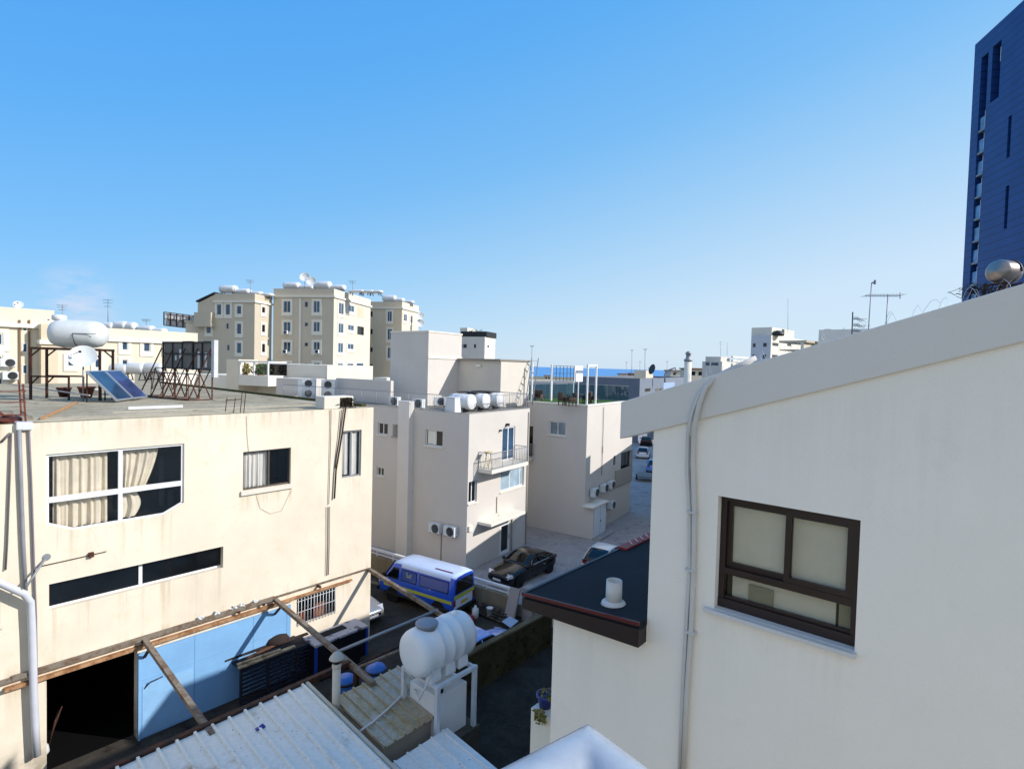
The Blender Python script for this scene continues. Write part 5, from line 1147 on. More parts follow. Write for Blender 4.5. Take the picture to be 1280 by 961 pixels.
# terrace: glass, pergola, chairs
yp = T.Y(665,480,.15)[0]
P3x = .15; P4 = T.X(745,480,.15)[0]; P2 = T.X(689,480,yp)[0]
zpt = T.X(722,456,.15)[1]
pg = thing('pergola', 'white square steel pergola frame on the roof terrace', 'pergola', t3(1.5,2,Z3), G2)
for x, y in ((.15,.15),(P4,.15),(.15,yp),(P2,yp)): MB().bar((x,y,Z3),(x,y,zpt),.11).build('post', WINF, pg, T)
m = MB(); m.bar((.1,.15,zpt),(P4+.05,.15,zpt),.12); m.build('beam', WINF, pg, T)
yq = 2.2; xa, z_a = T.X(691,457,yp); xb, z_b = T.X(717,476,yp)
sc_ = thing('grid_screen', 'dark grid screen seen against the sea on the roof terrace', 'screen', t3((xa+xb)/2,yp,z_b), G2)
m = MB()
for i in range(7): m.bar((xa+(xb-xa)*i/6,yp,z_b),(xa+(xb-xa)*i/6,yp,z_a),.04)
for i in range(3): m.bar((xa,yp,z_b+(z_a-z_b)*i/2),(xb,yp,z_b+(z_a-z_b)*i/2),.04)
m.build('grid', paint('grid_blue','#3d5f86',.5,.2), sc_, T)
for x in (xa, xb): MB().bar((x,yp,Z3),(x,yp,z_b),.05).build('leg', WINF, sc_, T)
xa, z_a = T.X(718.5,457,.9); xb, z_b = T.X(728,477,.9)
MB().box(xa,xb,.88,.93,z_b,z_a).bar(((xa+xb)/2,.9,Z3),((xa+xb)/2,.9,z_b),.06).build('notice_board', WINF, None, T, 'blank white board on a post inside the white pergola', 'board')
def chair(x, y, az, lab):
    t = thing('terrace_chair', lab, 'chair', t3(x,y,Z3), az, 'dark rattan chairs on the terrace'); M = local(t); RT = rusty('rattan','#3a3330','#5a4a40',.5)
    MB().box(-.3,.3,-.3,.3,.3,.42).build('seat', RT, t, M, bevel=.02); MB().box(-.34,-.24,-.3,.3,.42,.9).build('backrest', RT, t, M, bevel=.02)
    for s in (-1,1): MB().box(-.28,.3,s*.3-.04 if s>0 else -.34,s*.3+.04 if s>0 else -.26,.42,.62).build('armrest', RT, t, M)
    for sx_ in (-.26,.26):
        for sy_ in (-.26,.26): MB().box(sx_-.03,sx_+.03,sy_-.03,sy_+.03,0,.3).build('leg', RT, t, M)
for px, y, az, lab in ((672,yp-.3,200,'dark rattan chair by the left pergola posts'),(705,1.6,60,'dark rattan chair left of the terrace table'),(714,.9,250,'dark rattan chair right before the pergola corner post'),(734,1.3,290,'dark rattan chair right of the pergola corner post'),(741,1.0,120,'dark rattan chair by the right pergola post')):
    x = T.X(px, 495, y)[0]; chair(x, y, rad(az), lab)
t = thing('terrace_table', 'small dark table between the terrace chairs', 'table', t3(T.X(722,495,1.6)[0],1.6,Z3), G2); M = local(t); MB().lathe([(.45,.68),(.47,.7),(.45,.73),(0,.73)], 18).build('tabletop', DARKM, t, M); MB().lathe([(.25,0),(.05,.05),(.04,.68)], 12).build('pedestal', DARKM, t, M)
GLT = clear_glass('balustrade_glass',(.55,.72,.74,1),.9)
gb = thing('glass_balustrade', 'greenish glass balustrade round the roof terrace', 'balustrade', t3(4,6,Z3), G2)
xe = T.X(795,490,4.5)[0]; GH = 1.25
yb_ = 6.0
for i in range(8):
    x0, x1 = .4+i*1.02, .4+(i+1)*1.02-.03
    MB().box(x0,x1,yb_,yb_+.02,Z3+.05,Z3+GH).build('glass_pane', GLT, gb, T)
for i in range(6):
    y0, y1 = .35+i*.94, .35+(i+1)*.94-.03
    MB().box(LX3-.2,LX3-.18,y0,y1,Z3+.05,Z3+GH).build('glass_pane', GLT, gb, T)
m = MB(); m.bar((.4,yb_+.01,Z3+GH),(LX3-.2,yb_+.01,Z3+GH),.04); m.bar((LX3-.19,.35,Z3+GH),(LX3-.19,yb_,Z3+GH),.04); m.build('top_rail', ALU, gb, T)
m = MB(); m.box(.35,LX3-.25,.35,5.9,Z3-.018,Z3+.012); m.build('artificial_grass', ground_mat('turf','#47632f','#34501f',2,30), None, T, 'bright green artificial turf mat on the roof terrace', 'turf mat', kind='stuff')
m = MB()
for i in range(60): leaves(m, (.6+i*.13, 5.7, Z3+.18), .12,.12,.2, 12, .06)
m.build('planter_hedge', LEAF, None, T, 'low green planting along the foot of the terrace glass', 'plants', kind='stuff')

# ================================================================== retaining wall with white rail, junk beside it
rwl = MB(); rwl.box(-1.98,-1.72,-4.6,6.8,YZ,.55); rwl.build('retaining_wall', plaster('old_concrete_wall','#8d836f',.2,.8,.8,.4,'#463d2c',.7), None, B2, 'stained low retaining wall under the white rail behind the van', 'wall')
m = MB(); m.bar((-1.85,-4.25,.92),(-1.85,6.6,.92),.13,.11); m.bar((-1.85,-4.2,.66),(-1.85,6.6,.66),.05,.04)
for i in range(9): m.bar((-1.85,-4.15+i*1.34,.5),(-1.85,-4.15+i*1.34,.9),.05)
m.build('guard_rail', WINF, None, B2, 'white painted guard rail on the retaining wall', 'rail')
def junk(name, px, py, mk, mat, lab, cat, z=YZ, az=G2):
    p = on_level(px, py, z); mm = MB(); mk(mm); o = mm.build(name, mat, None, Matrix.Translation(p) @ Matrix.Rotation(math.pi/2-az,4,'Z'), lab, cat); return o
SLABM = plaster('slab_grey','#9a9490',.1,.3,1,.3)
m = MB(); m.hexa([(-2.75,-5.0,YZ),(-2.6,-5.0,YZ),(-2.6,-4.45,YZ),(-2.75,-4.45,YZ),(-2.12,-5.0,1.15),(-2.0,-5.0,1.1),(-2.0,-4.45,1.1),(-2.12,-4.45,1.15)]); m.build('concrete_slab', SLABM, None, B2, 'grey slab leaning at the end of the white rail', 'slab')
m = MB(); m.box(-1.98,-1.4,-5.6,-5.05,YZ,1.2); m.build('concrete_pier', SLABM, None, B2, 'grey concrete pier beside the leaning slab near the tip of the lean-to roof', 'pier')
junk('bucket', 612, 768, lambda q: q.lathe([(.12,0),(.16,.34),(.17,.34),(.15,.32),(.11,.03),(0,.03)], 16), WPLAST, 'white bucket lying among planks behind the van', 'bucket', .1)
junk('plank_pile', 606, 772, lambda q: [q.bar((-.1+.14*i,-1.4+.1*i,.1+.09*i),(.2+.1*i,1.5-.1*i,.14+.05*i),.14,.05) for i in range(5)], rusty('grey_plank','#5c534a','#2d2722',.5), 'pile of dark weathered planks between van and retaining wall', 'planks')
junk('red_sack', 588, 779, lambda q: q.lathe([(.15,0),(.24,.08),(.22,.25),(.13,.38),(.06,.42),(0,.4)], 9), paint('red_cloth','#8e1f22',.7,0,.3,5), 'red sack on the ground behind the rear of the van', 'sack')
junk('white_canister', 594, 772, lambda q: q.lathe([(.13,0),(.17,.05),(.17,.45),(.06,.55),(.05,.62),(0,.62)], 14), WPLAST, 'white canister beside the red sack', 'canister')
junk('windscreen_sheet', 637, 786, lambda q: q.hexa([(-.4,-.3,.3),(.3,-.3,.35),(.35,.25,.4),(-.3,.25,.4),(-.4,-.3,.32),(.3,-.3,.37),(.35,.25,.42),(-.3,.25,.42)]), paint('sheet_pale_blue','#9fb2c8',.4), 'pale sheet lying flat at the front of the light blue car', 'sheet')
# slatted cargo cage loaded with timber
cx0, cx1 = LB.Z(300,836,1.05)[0], LB.Z(391,804,1.05)[0]; cyf = LB.Z(345,820,1.05)[1]; cyb = cyf+1.5
cg = thing('cargo_cage', 'dark slatted cargo cage stacked with loose timber in front of the blue door', 'cage', (*BW(LB,((cx0+cx1)/2,(cyf+cyb)/2))[0],YZ), G1)
DB = rusty('cage_blue','#1c2536','#2a1f1c',.35)
ztop = 1.05
m = MB()
for x in (cx0,-5.0,-3.9,cx1):
    for y in (cyb,cyf): MB().bar((x,y,YZ),(x,y,ztop),.08).build('post', DB, cg, LB)
for y in (cyb,cyf):
    m = MB()
    for k in range(9): m.box(cx0,cx1,y-.02,y+.02,YZ+.12+k*.15,YZ+.2+k*.15)
    m.build('slatted_side', DB, cg, LB)
m = MB()
for k in range(9): m.box(cx1-.02,cx1+.02,cyf+.05,cyb-.05,YZ+.12+k*.15,YZ+.2+k*.15)
m.build('slatted_end', DB, cg, LB); MB().box(cx0,cx1,cyf,cyb,ztop-.06,ztop).build('deck', DB, cg, LB)
labs = ['pale board sticking out at the left end of the timber load','broad pale board lying on the cargo cage','long brown beam on the cargo cage','reddish batten along the front of the timber load','dark pole lying across the timber load','grey plank at the back of the timber load','splintered board on top of the timber load','thin lath jutting left from the timber load','weathered plank at the right end of the cargo cage','bent dark strip on the cargo cage']
mats_ = [rusty('pale_timber','#b09a7b','#7a624a',.35), rusty('brown_timber','#6a4630','#3a2a20',.5), rusty('dark_timber','#3b322b','#241e1b',.5)]
for i, lab in enumerate(labs):
    x0 = cx0+random.uniform(-.45,.5) if i not in (8,4) else cx1-1.7; ln = random.uniform(1.1,2.1); y = cyf+.05+.15*i; dz = random.uniform(0,.12); sk = random.uniform(-.3,.3)
    MB().bar((x0,y,ztop+.05+dz),(x0+ln,y+sk,ztop+.05+dz+random.uniform(-.02,.1)),random.uniform(.08,.2),.045).build('timber', mats_[0 if i in (0,1,7,6) else 1 if i in (2,3,8) else 2], None, LB, lab, 'timber', 'loose timber on the cargo cage')
m = MB(); m.lathe([(0,0),(.42,.02),(.5,.12),(.4,.26),(.15,.34),(0,.35)], 10); 
m.build('tarp_bundle', paint('bundle_brown','#2e1f1a',.9,0,.4,5), None, LB.M @ Matrix.Translation((cx0+1.7,cyb-.6,ztop+.06)), 'dark brown bundle lying on the cargo cage', 'bundle')
# white topped box body next to it
vb_ = thing('truck_box', 'dark truck box body with a peeling white top beside the cargo cage', 'truck body', (*BW(LB,(-1.2,-2.2))[0],YZ), G1)
zt_ = 1.15; (x0, ya_), (x1, yb_) = LB.Z(393,806,zt_), LB.Z(462,782,zt_); y0 = (ya_+yb_)/2; y1 = min(-.2, LB.Z(420,781,zt_)[1])
m = MB(); m.box(x0+.05,x1-.05,y0+.05,y1-.05,YZ+.3,zt_-.1); m.build('body', paint('box_black','#14161c',.35,0,.3), vb_, LB)
t_ = NT('peeling_white'); n1 = t_.noise(1.6, 5, .7, stretch=(1.5,1.5,1)); t_.bsdf(t_.mix(t_.ramp(n1,.58,.61), srgb('#a9a6ac'), srgb('#4a4850')), .6)
m = MB(); m.box(x0,x1,y0,y1,zt_-.1,zt_); m.build('top', t_.m, vb_, LB, bevel=.03)
for x, y in ((x0+.04,y0+.04),(x1-.04,y0+.04),(x0+.04,y1-.04),(x1-.04,y1-.04)): MB().bar((x,y,YZ+.3),(x,y,zt_-.1),.09).build('corner_post', paint('post_blue','#1f3f9a',.4), vb_, LB)
m = MB(); m.box(x1-.04,x1+.02,y0+.3,y1-.3,.1,zt_-.12); m.build('end_panel', paint('end_pale','#a6b2c2',.5), vb_, LB)
m = MB(); m.box(x0+.5,x0+1.6,y1-.55,y1-.2,zt_+.0,zt_+.03); m.build('hatch', RUBBER, vb_, LB)
for x in (x0+.6,x1-.6):
    for y in (y0+.15,y1-.15): wheel(vb_, LB, x, y, .3, .2) if False else None
m = MB()
for x in (x0+.6, x1-.6): m.box(x-.3,x+.3,y0+.1,y1-.1,YZ,YZ+.3)
m.build('block', RUBBER, vb_, LB)
wh = MB(); 
# clutter in front of the doorway
junk('broom_bundle', 60, 935, lambda q: [q.tube([(0,.03*i,0),(.25+.05*i,.05*i,1.1)], .025, 5) for i in range(4)], RUSTD, 'bundle of dark poles leaning at the edge of the doorway', 'poles')
junk('plastic_bag', 52, 944, lambda q: q.lathe([(.14,0),(.2,.1),(.17,.28),(.06,.42),(.09,.5),(0,.48)], 10), WPLAST, 'crumpled white bag at the foot of the drain pipe', 'bag')
junk('terracotta_bowl', 31, 952, lambda q: q.lathe([(.1,0),(.2,.18),(.22,.2),(.18,.17),(0,.03)], 14), TERRA, 'small terracotta bowl by the wall foot', 'bowl')
junk('scrub', 8, 968, lambda q: leaves(q, (0,0,.2), .7,.35,.25, 120, .07), LEAF, 'dry green weeds along the wall foot', 'weeds')
# ================================================================== middle distance
def far_window(par, fr, mp, u0, u1, z0, z1, fm, pm, surround=None, split=True):
    m = MB(); f = .09
    m.mbox(mp,u0,u0+f,z0,z1,-.02,.05); m.mbox(mp,u1-f,u1,z0,z1,-.02,.05); m.mbox(mp,u0+f,u1-f,z0,z0+f,-.02,.05); m.mbox(mp,u0+f,u1-f,z1-f,z1,-.02,.05)
    if split and u1-u0 > .9: c = (u0+u1)/2; m.mbox(mp,c-.04,c+.04,z0+f,z1-f,-.015,.05)
    w = m.build('window', fm, par, fr); MB().mbox(mp,u0+.03,u1-.03,z0+.03,z1-.03,-.008,.03).build('pane', pm, w, fr)
    if surround:
        s = MB(); q = .3; s.mbox(mp,u0-q,u0-.002,z0-q*1.6,z1+q,-.08,.02); s.mbox(mp,u1+.002,u1+q,z0-q*1.6,z1+q,-.08,.02); s.mbox(mp,u0-.001,u1+.001,z1,z1+q,-.075,.02); s.mbox(mp,u0-.001,u1+.001,z0-q*1.6,z0,-.085,.02)
        s.build('surround', surround, w, fr)
    return w
# low white house with planted balcony
q = at_depth(336, 505, 47); MH = Frame(q.x, q.y, rad(20))
root = thing('balcony_house', 'low white house with a planted balcony under a white frame behind the cream roof', 'house', (q.x,q.y,SZ), rad(20))
mx = face_y(0)
def mY(px, py, x=0): return MH.Y(px, py, x)
yl, z1 = mY(278,450); yr = mY(345,470)[0]; zp = mY(290,481)[1]
MB().box(2.2,9,yr-3.5,yl,SZ,mY(290,453,2.2)[1]).build('wall', OFFW, root, MH)
y1_, _z = mY(283,470); y2_, _z = mY(298,470)
MB().box(0,2.2,y2_,y1_,SZ,mY(290,449)[1]).build('pier', BEIGE, root, MH)
zb1 = mY(315,469)[1]; zb2 = mY(315,482)[1]; ya, yb = mY(298,475)[0], mY(335,475)[0]
MB().box(0,2.19,yb,ya-.01,zb2,zb1).build('balcony', TRIM, root, MH)
fr_ = MB(); zt = mY(315,452)[1]
for y in (ya-.1, (ya+yb)/2, yb+.1): fr_.bar((.1,y,zb1),(.1,y,zt),.12)
fr_.bar((.1,ya,zt),(.1,yb,zt),.14); fr_.bar((.1,yb+.1,zt),(2.2,yb+.1,zt),.12); fr_.build('balcony_frame', WINF, root, MH)
MB().box(2.15,2.19,yb,ya,zb1,zt-.2).build('balcony_window', GLASSK, root, MH)
for i, (px, s, mt, lab) in enumerate(((306,.42,LEAFY,'yellow green plant at the left of the white framed balcony'),(326,.75,LEAF,'bushy green plant at the right of the white framed balcony'))):
    y = mY(px,465,.7)[0]; p = MH.M @ Vector((.7,y,zb1)); t = thing('balcony_plant', lab, 'plant', tuple(p)); m = MB(); leaves(m, (0,0,.5), s*1.3, s*.8, .55, 260, .12); m.build('foliage', mt, t, local(t)); MB().lathe([(.2,-.4),(.28,.05),(.24,.08),(0,.08)], 12).build('pot', TERRA, t, local(t))
# white parapets to its right and left
def slab_block(name, lab, px0, px1, pyt, pyb, depth, th, mat, az=20, cat='wall', zb=None):
    q = at_depth(px1, pyb, depth); f = Frame(q.x, q.y, rad(az)); y = f.Y(px0, pyb, 0)[0]; z1 = f.Y((px0+px1)/2, pyt, 0)[1]
    o = MB().box(0, th, 0, y, q.z if zb is None else zb, z1).build(name, mat, None, f, lab, cat); return f, y, z1
slab_block('white_parapet','long white parapet wall behind the pair of double fan cooling units',335,372,467,520,50,3,TRIM,zb=SZ)
slab_block('roof_hut','pale blue grey roof hut left of the double fan cooling units',345,380,473,505,45,2.5,GREYW,zb=SZ)
slab_block('white_screen','white panel screen standing right of the grey roof hut',372,378,473,503,43.5,.3,WINF,zb=5)
slab_block('white_wall','bright white wall seen through the legs of the rooftop sign',240,285,468,500,52,4,TRIM,zb=SZ)
slab_block('white_wall','bright white wall low behind the solar collectors',168,203,466,500,50,4,TRIM,zb=SZ)
slab_block('white_hut','small white hut by the shaded stair tower on the left',467,483,472,500,47,2,TRIM,zb=SZ)
# tanks behind the solar panels
for i, (px, py) in enumerate(((150,462),(170,461),(193,461))):
    p = at_depth(px, py+13, 47); heater((p.x,p.y,p.z-.1), rad(95), '%s of three white water tanks on pedestals behind the solar collectors' % ('left one','middle one','right one')[i], 'white tanks behind the solar collectors').scale = (1.25,1.25,1.35)
# ------------------------------------------------------------------ apartment blocks
def block(name, lab, px, depth, az, mats, left_px, right_px, top, cornice=True, zbase=SZ, cat='apartment block', ylen=None):
    """corner at px; left face runs away along local +y, right face along local +x"""
    q = at_depth(px, 470, depth); f = Frame(q.x, q.y, rad(az)); root = thing(name, lab, cat, (q.x,q.y,zbase), rad(az))
    z1 = f.Y(px, top, 0)[1]; y1 = ylen or f.Y(left_px, 450, 0)[0]; x1 = f.X(right_px, 450, 0)[0]
    m = MB(); m.wall(face_y(0), 0, y1, zbase, z1); m.wall(face_x(y1,-1), 0, x1, zbase, z1); m.wall(face_y(x1,-1), 0, y1, zbase, z1)
    m.build('wall', mats[0], root, f, recalc=False)
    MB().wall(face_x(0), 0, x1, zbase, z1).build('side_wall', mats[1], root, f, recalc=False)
    MB().box(.05,x1-.05,.05,y1-.05,z1-.5,z1-.35).build('roof', ROOFG, root, f)
    if cornice:
        a = z1-1.35; m = MB(); m.box(-.25,x1+.2,-.25,-.003,a,a+.28); m.box(-.25,-.003,-.0,y1+.2,a,a+.28); m.build('cornice', TRIM, root, f)
    return root, f, x1, y1, z1
def winset(root, f, kind, cells, fm=TRIM, pm=GLASSB, surround=TRIM, split=True):
    for (xa, xb, ya, yb) in cells:
        c = ((xa+xb)/2)
        if kind == 'y': r = rect(f, 'y', 0, (xa,ya), (xb,yb)); mp = face_y(0)
        else: r = rect(f, 'x', 0, (xa,ya), (xb,yb)); mp = face_x(0)
        far_window(root, f, mp, *r, fm, pm, surround, split)
ac_i = 0
# tall grey block, middle
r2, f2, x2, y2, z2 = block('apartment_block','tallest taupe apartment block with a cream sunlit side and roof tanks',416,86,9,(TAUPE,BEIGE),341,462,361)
rows = [(376,391),(402,415),(427,440),(453,467)]
winset(r2, f2, 'y', [(354.5,363.5,a,b) for a,b in rows]+[(392,400,a,b) for a,b in rows])
winset(r2, f2, 'y', [(381,385,a+1,b-7) for a,b in rows], GREYM, GLASSK, None, False)
def xr(f, px0, px1, rows_y, kind='x'):
    return [(px0,px1,a,b) for a,b in rows_y]
zrows = [(f2.Y(396,a)[1], f2.Y(396,b)[1]) for a,b in rows]
for px0, px1, hh in ((422.5,429,1),(434.5,442,.6),(446.5,454.5,.75)):
    u0 = f2.X(px0,420)[0]; u1 = f2.X(px1,420)[0]
    for k, (zt_, zb_) in enumerate(zrows):
        if hh == .75:
            MB().box(u0,u1,-.03,.02,zb_+.2,zt_).build('loggia', [TAN, GLASSK, BEIGE, GLASSB][k], r2, f2); continue
        far_window(r2, f2, face_x(0), u0, u1, zb_+(zt_-zb_)*(1-hh), zt_, TRIM, GLASSB, TRIM)
MB().box(-.15,.1,f2.Y(376.5,420)[0]-.0,f2.Y(375.5,420)[0]+.2,SZ,z2-1.5).build('downpipe', TRIM, r2, f2)
m = MB(); m.box(-.3,.6,f2.Y(418,470)[0]-.1,f2.Y(340,470)[0],f2.Y(380,475)[1]-2.2,f2.Y(380,475)[1]-1.2); m.build('base_band', TRIM, r2, f2)
for px, py, lab in ((358,417,'air conditioner under the second row window, left column of the tallest block'),(357,441,'air conditioner under the third row window, left column of the tallest block'),(397,441,'air conditioner under the third row window, right column of the tallest block')):
    y, z = f2.Y(px,py+1); air_con(tuple(f2.M @ Vector((-.55,y,z))), rad(9+180), lab, 'air conditioners on the tallest block')
# left grey block
r1, f1, x1, y1, z1 = block('apartment_block','taupe apartment block with a sloped left parapet and four roof tanks',317.5,84,12,(TAUPE,TAUPE),268,339,367)
winset(r1, f1, 'y', [(296,302,382,393),(296,302,404,418),(296,302,428,442)]); winset(r1, f1, 'y', [(282,288,380,394),(271,277,380,394)]); winset(r1, f1, 'y', [(258,264,403,417)])
winset(r1, f1, 'y', [(283,286,404,411),(284,287,431,438)], GREYM, GLASSK, None, False)
for a,b in ((383,392),(405,416),(429,441)): winset(r1, f1, 'x', [(327,331.5,a,b)], TRIM, GLASSK, TRIM)
yv = f1.Y(262,400)[0]; m = MB(); zq = f1.Y(255,391)[1]; m.box(-.8,-.002,yv-.9,f1.Y(247,400)[0]-.05,zq-1.6,zq); m.box(-.9,-.002,yv-1.0,f1.Y(247,400)[0]-.04,zq-2.2,zq-1.61); m.build('bay', TAUPE, r1, f1)
zc = f1.Y(247,379)[1]; yl_ = f1.Y(247,400)[0]; MB().box(.003,8,y1+.003,yl_,SZ,zc).prism([(.003,y1+.003,zc+.003),(.003,yl_,zc+.003),(.003,y1+.003,z1-.1)],(8,0,0)).build('side_wing', TAUPE, r1, f1)
MB().prism([(-.15,yl_+.2,zc+.15),(-.15,yl_+.2,zc+.4),(-.15,y1,z1+.25),(-.15,y1,z1)],(8.3,0,0)).build('sloped_roof', DARKM, r1, f1)
# right tan block
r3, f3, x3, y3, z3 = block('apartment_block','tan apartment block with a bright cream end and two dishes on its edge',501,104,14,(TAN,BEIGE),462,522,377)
winset(r3, f3, 'y', [(484.5,490,389,402),(484.5,490,411,425),(484.5,490,434,448)]); winset(r3, f3, 'y', [(462.5,466,389,396),(462.5,466,411,418),(462.5,466,434,440),(462.5,466,455,461)], GREYM, GLASSK, None, False)
winset(r3, f3, 'x', [(504.5,508.5,392,402),(513,515.5,394,404)])
for i, (px, py) in enumerate(((523.5,396),(523.5,405))):
    q = at_depth(px, py, 108); dish('satellite_dish', ['upper white dish on the edge of the tan block','lower white dish on the edge of the tan block'][i], 'satellite dish', (q.x+.3,q.y,q.z-1), rad(160), rad(15), .75, WPLAST)
# roof tanks on the blocks
def tank_row(f, pts, dep, z1, what, group, az=95, sc=2.1):
    for i, (px, py) in enumerate(pts):
        p = at_depth(px, py, dep); o = heater((p.x,p.y,z1-.4), rad(az), '%s white tank on the roof of %s' % (ORD[i], what), group); s = max(.8,(p.z-(z1-.4))/1.0); o.scale = (sc,sc,min(s,2.4))
tank_row(f1, [(286,358),(303,362),(318,365),(331,368)], 87, z1, 'the sloped taupe block', 'tanks on the sloped taupe block', 100)
tank_row(f2, [(365,354),(383,357),(404,353),(422,357),(446,366),(458,369),(468,371)], 90, z2, 'the tallest block', 'tanks on the tallest block', 100)
tank_row(f3, [(487,370),(497,373),(509,376)], 108, z3, 'the tan block', 'tanks on the tan block', 100)
for i, (px, py) in enumerate(((381,347),(389,352))):
    q = at_depth(px, py, 88); dish('satellite_dish', ['higher white dish among the tanks of the tallest block','lower white dish among the tanks of the tallest block'][i], 'satellite dish', (q.x,q.y,z2-.4), rad(170), rad(20), .75, WPLAST, pole=q.z-z2+.3)
def far_antenna(px, pyt, pyb, dep, lab, arms=True):
    a = at_depth(px, pyt, dep); b = at_depth(px, pyb, dep); m = MB(); m.tube([b-Vector((0,0,1)), a], .05, 5)
    if arms:
        for f_ in (.7,.85,.97):
            c = b.lerp(a, f_); m.tube([c-Vector((.7*f_,0,0)), c+Vector((.7*f_,0,0))], .03, 4)
    m.build('tv_antenna', GREYM, None, label=lab, cat='antenna')
far_antenna(313,350,362,86,'thin antenna above the sloped taupe block'); far_antenna(441,351,362,90,'thin antenna at the right end of the tallest block roof'); far_antenna(78,381,402,66,'spiky antenna beside the big white tank at far left'); far_antenna(135,374,404,70,'tall antenna over the low cream block'); far_antenna(183,399,408,72,'small antenna left of the open sign frame')
# ------------------------------------------------------------------ low cream blocks on the left
rA, fA, xA, yA, zA_ = block('apartment_block','cream apartment block at the far left edge with three narrow windows',-60,36,40.8,(BEIGE,BEIGE),0,68,378.5,ylen=12)
winset(rA, fA, 'x', [(27,35,404,415),(27,35,428,441),(27,35,455,468)], TRIM, GLASSB, None); winset(rA, fA, 'x', [(-4,4,416,432),(-4,4,444,460),(-4,4,472,488)], TRIM, GLASSB, TRIM); winset(rA, fA, 'x', [(57,64,397,402)], TRIM, GLASSK, None, False)
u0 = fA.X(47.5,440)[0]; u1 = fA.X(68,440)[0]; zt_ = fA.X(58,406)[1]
MB().box(u0,u1,-1.1,-.003,SZ,zt_).build('shade_tan_wing', TAN, rA, fA); MB().box(u0-.1,u1+.1,-1.25,-.003,zt_-1.4,zt_-1.1).build('cornice', TRIM, rA, fA)  # tan colour paints in the shade of a recess side
m = MB(); 
for px in (24.5,36.5): a = fA.X(px,440)[0]; m.box(a-.05,a+.05,-.1,-.003,SZ,fA.X(px,400)[1])
m.build('downpipe', flat('pipe_brown','#7a6148'), rA, fA)
for i, (px, py, lab) in enumerate(((9,459,'upper air conditioner on the far left cream block'),(12,475,'lower air conditioner on the far left cream block'))):
    u, z = fA.X(px,py); air_con(tuple(fA.M @ Vector((u,-.5,z))), rad(40.8+90), lab, 'air conditioners on the far left block')
q = at_depth(23, 379, 44); dish('satellite_dish', 'white dish on the roof of the far left cream block', 'satellite dish', (q.x,q.y,zA_-.5), rad(140), rad(30), .33, WPLAST, pole=q.z-zA_+.3)
rB, fB, xB, yB, zB_ = block('apartment_block','long low cream apartment block with a row of roof tanks on the left',30,52,40.8,(BEIGE,BEIGE),0,247,404,ylen=11)
winset(rB, fB, 'x', [(152,160,425,438),(152,160,449,461),(84,93,446,458),(118,126,448,460)], TRIM, GLASSB, TRIM); winset(rB, fB, 'x', [(179,188,426,440)], TRIM, GLASSB, TRIM); winset(rB, fB, 'x', [(206,212,428,440),(228,234,432,441)], TRIM, GLASSB, TRIM)
tank_row(fB, [(80,401),(112,403),(134,404),(150,403),(161,404),(183,408),(198,411)], 66, zB_, 'the long low cream block', 'tanks on the low cream block', 100, 1.5)
# open sign frame on a pale roof room
q = at_depth(232, 420, 86); f = Frame(q.x, q.y, rad(60)); rr = thing('roof_room', 'pale roof room with a dark sloped side beyond the low cream block', 'building', (q.x,q.y,SZ), rad(60))
zt_ = at_depth(238,403,86).z; MB().box(0,9,0,14,SZ,zt_).build('wall', BEIGE, rr, f); MB().box(-.2,9.1,-.1,14.2,zt_,zt_+.3).build('roof', TAUPE, rr, f)
sf = thing('sign_frame', 'open dark grid sign frame with white panels on the far roof room', 'billboard', tuple(at_depth(224,405,88))); m = MB(); a = at_depth(205,390,88); b = at_depth(244,395,90); ha = Vector((0,0,-2.1))
for k in range(6): p = a.lerp(b,k/5); m.bar(p, p+ha, .14)
for h in (0,.5,1): m.bar(a+ha*h, b+ha*h, .12)
m.build('frame', DARKM, sf); m = MB(); o = Vector((.05,.3,0)); m.hexa([a+ha+o,b+ha+o,b+ha+o*1.5,a+ha+o*1.5,a+o,b+o,b+o*1.5,a+o*1.5]); m.build('panel', paint('panel_pale','#c9c3c0',.6), sf)
# modern white building with dark roof garden
rM, fM, xM, yM, zM = block('modern_building','small modern white building with a dark roof garden beside the grey tower',605,130,20,(WHITEW,TRIM),571,618.5,421,False)
winset(rM, fM, 'y', [(573.5,578,430,435),(579,583.5,430,435),(592.5,595,430,435)], GREYM, GLASSK, None, False); winset(rM, fM, 'x', [(609,611.5,431,435)], TRIM, GLASSB, None, False)
zr_ = zM; m = MB(); m.box(.5,xM+.2,-.2,yM*.9,zr_,zr_+1.3); m.build('roof_screen', DARKM, rM, fM); MB().box(1,xM-1,yM*.7,yM*.97,zr_,zr_+2.2).build('roof_room', TRIM, rM, fM)
for i, px in enumerate((588,598)):
    p = at_depth(px,415,134); t = thing('roof_palm', ['left small palm on the dark roof garden','right small palm on the dark roof garden'][i], 'palm', (p.x,p.y,zr_)); m = MB()
    for k in range(16): a = k*.8; m.bar((0,0,1.4),(1.1*math.cos(a),1.1*math.sin(a),1.6+.5*math.sin(k*1.7)),.14,.03)
    m.build('frond', paint('palm_grey','#7f8a72',.7), t, local(t)); MB().tube([(0,0,0),(0,0,1.4)],.12,6).build('trunk', WOOD, t, local(t))
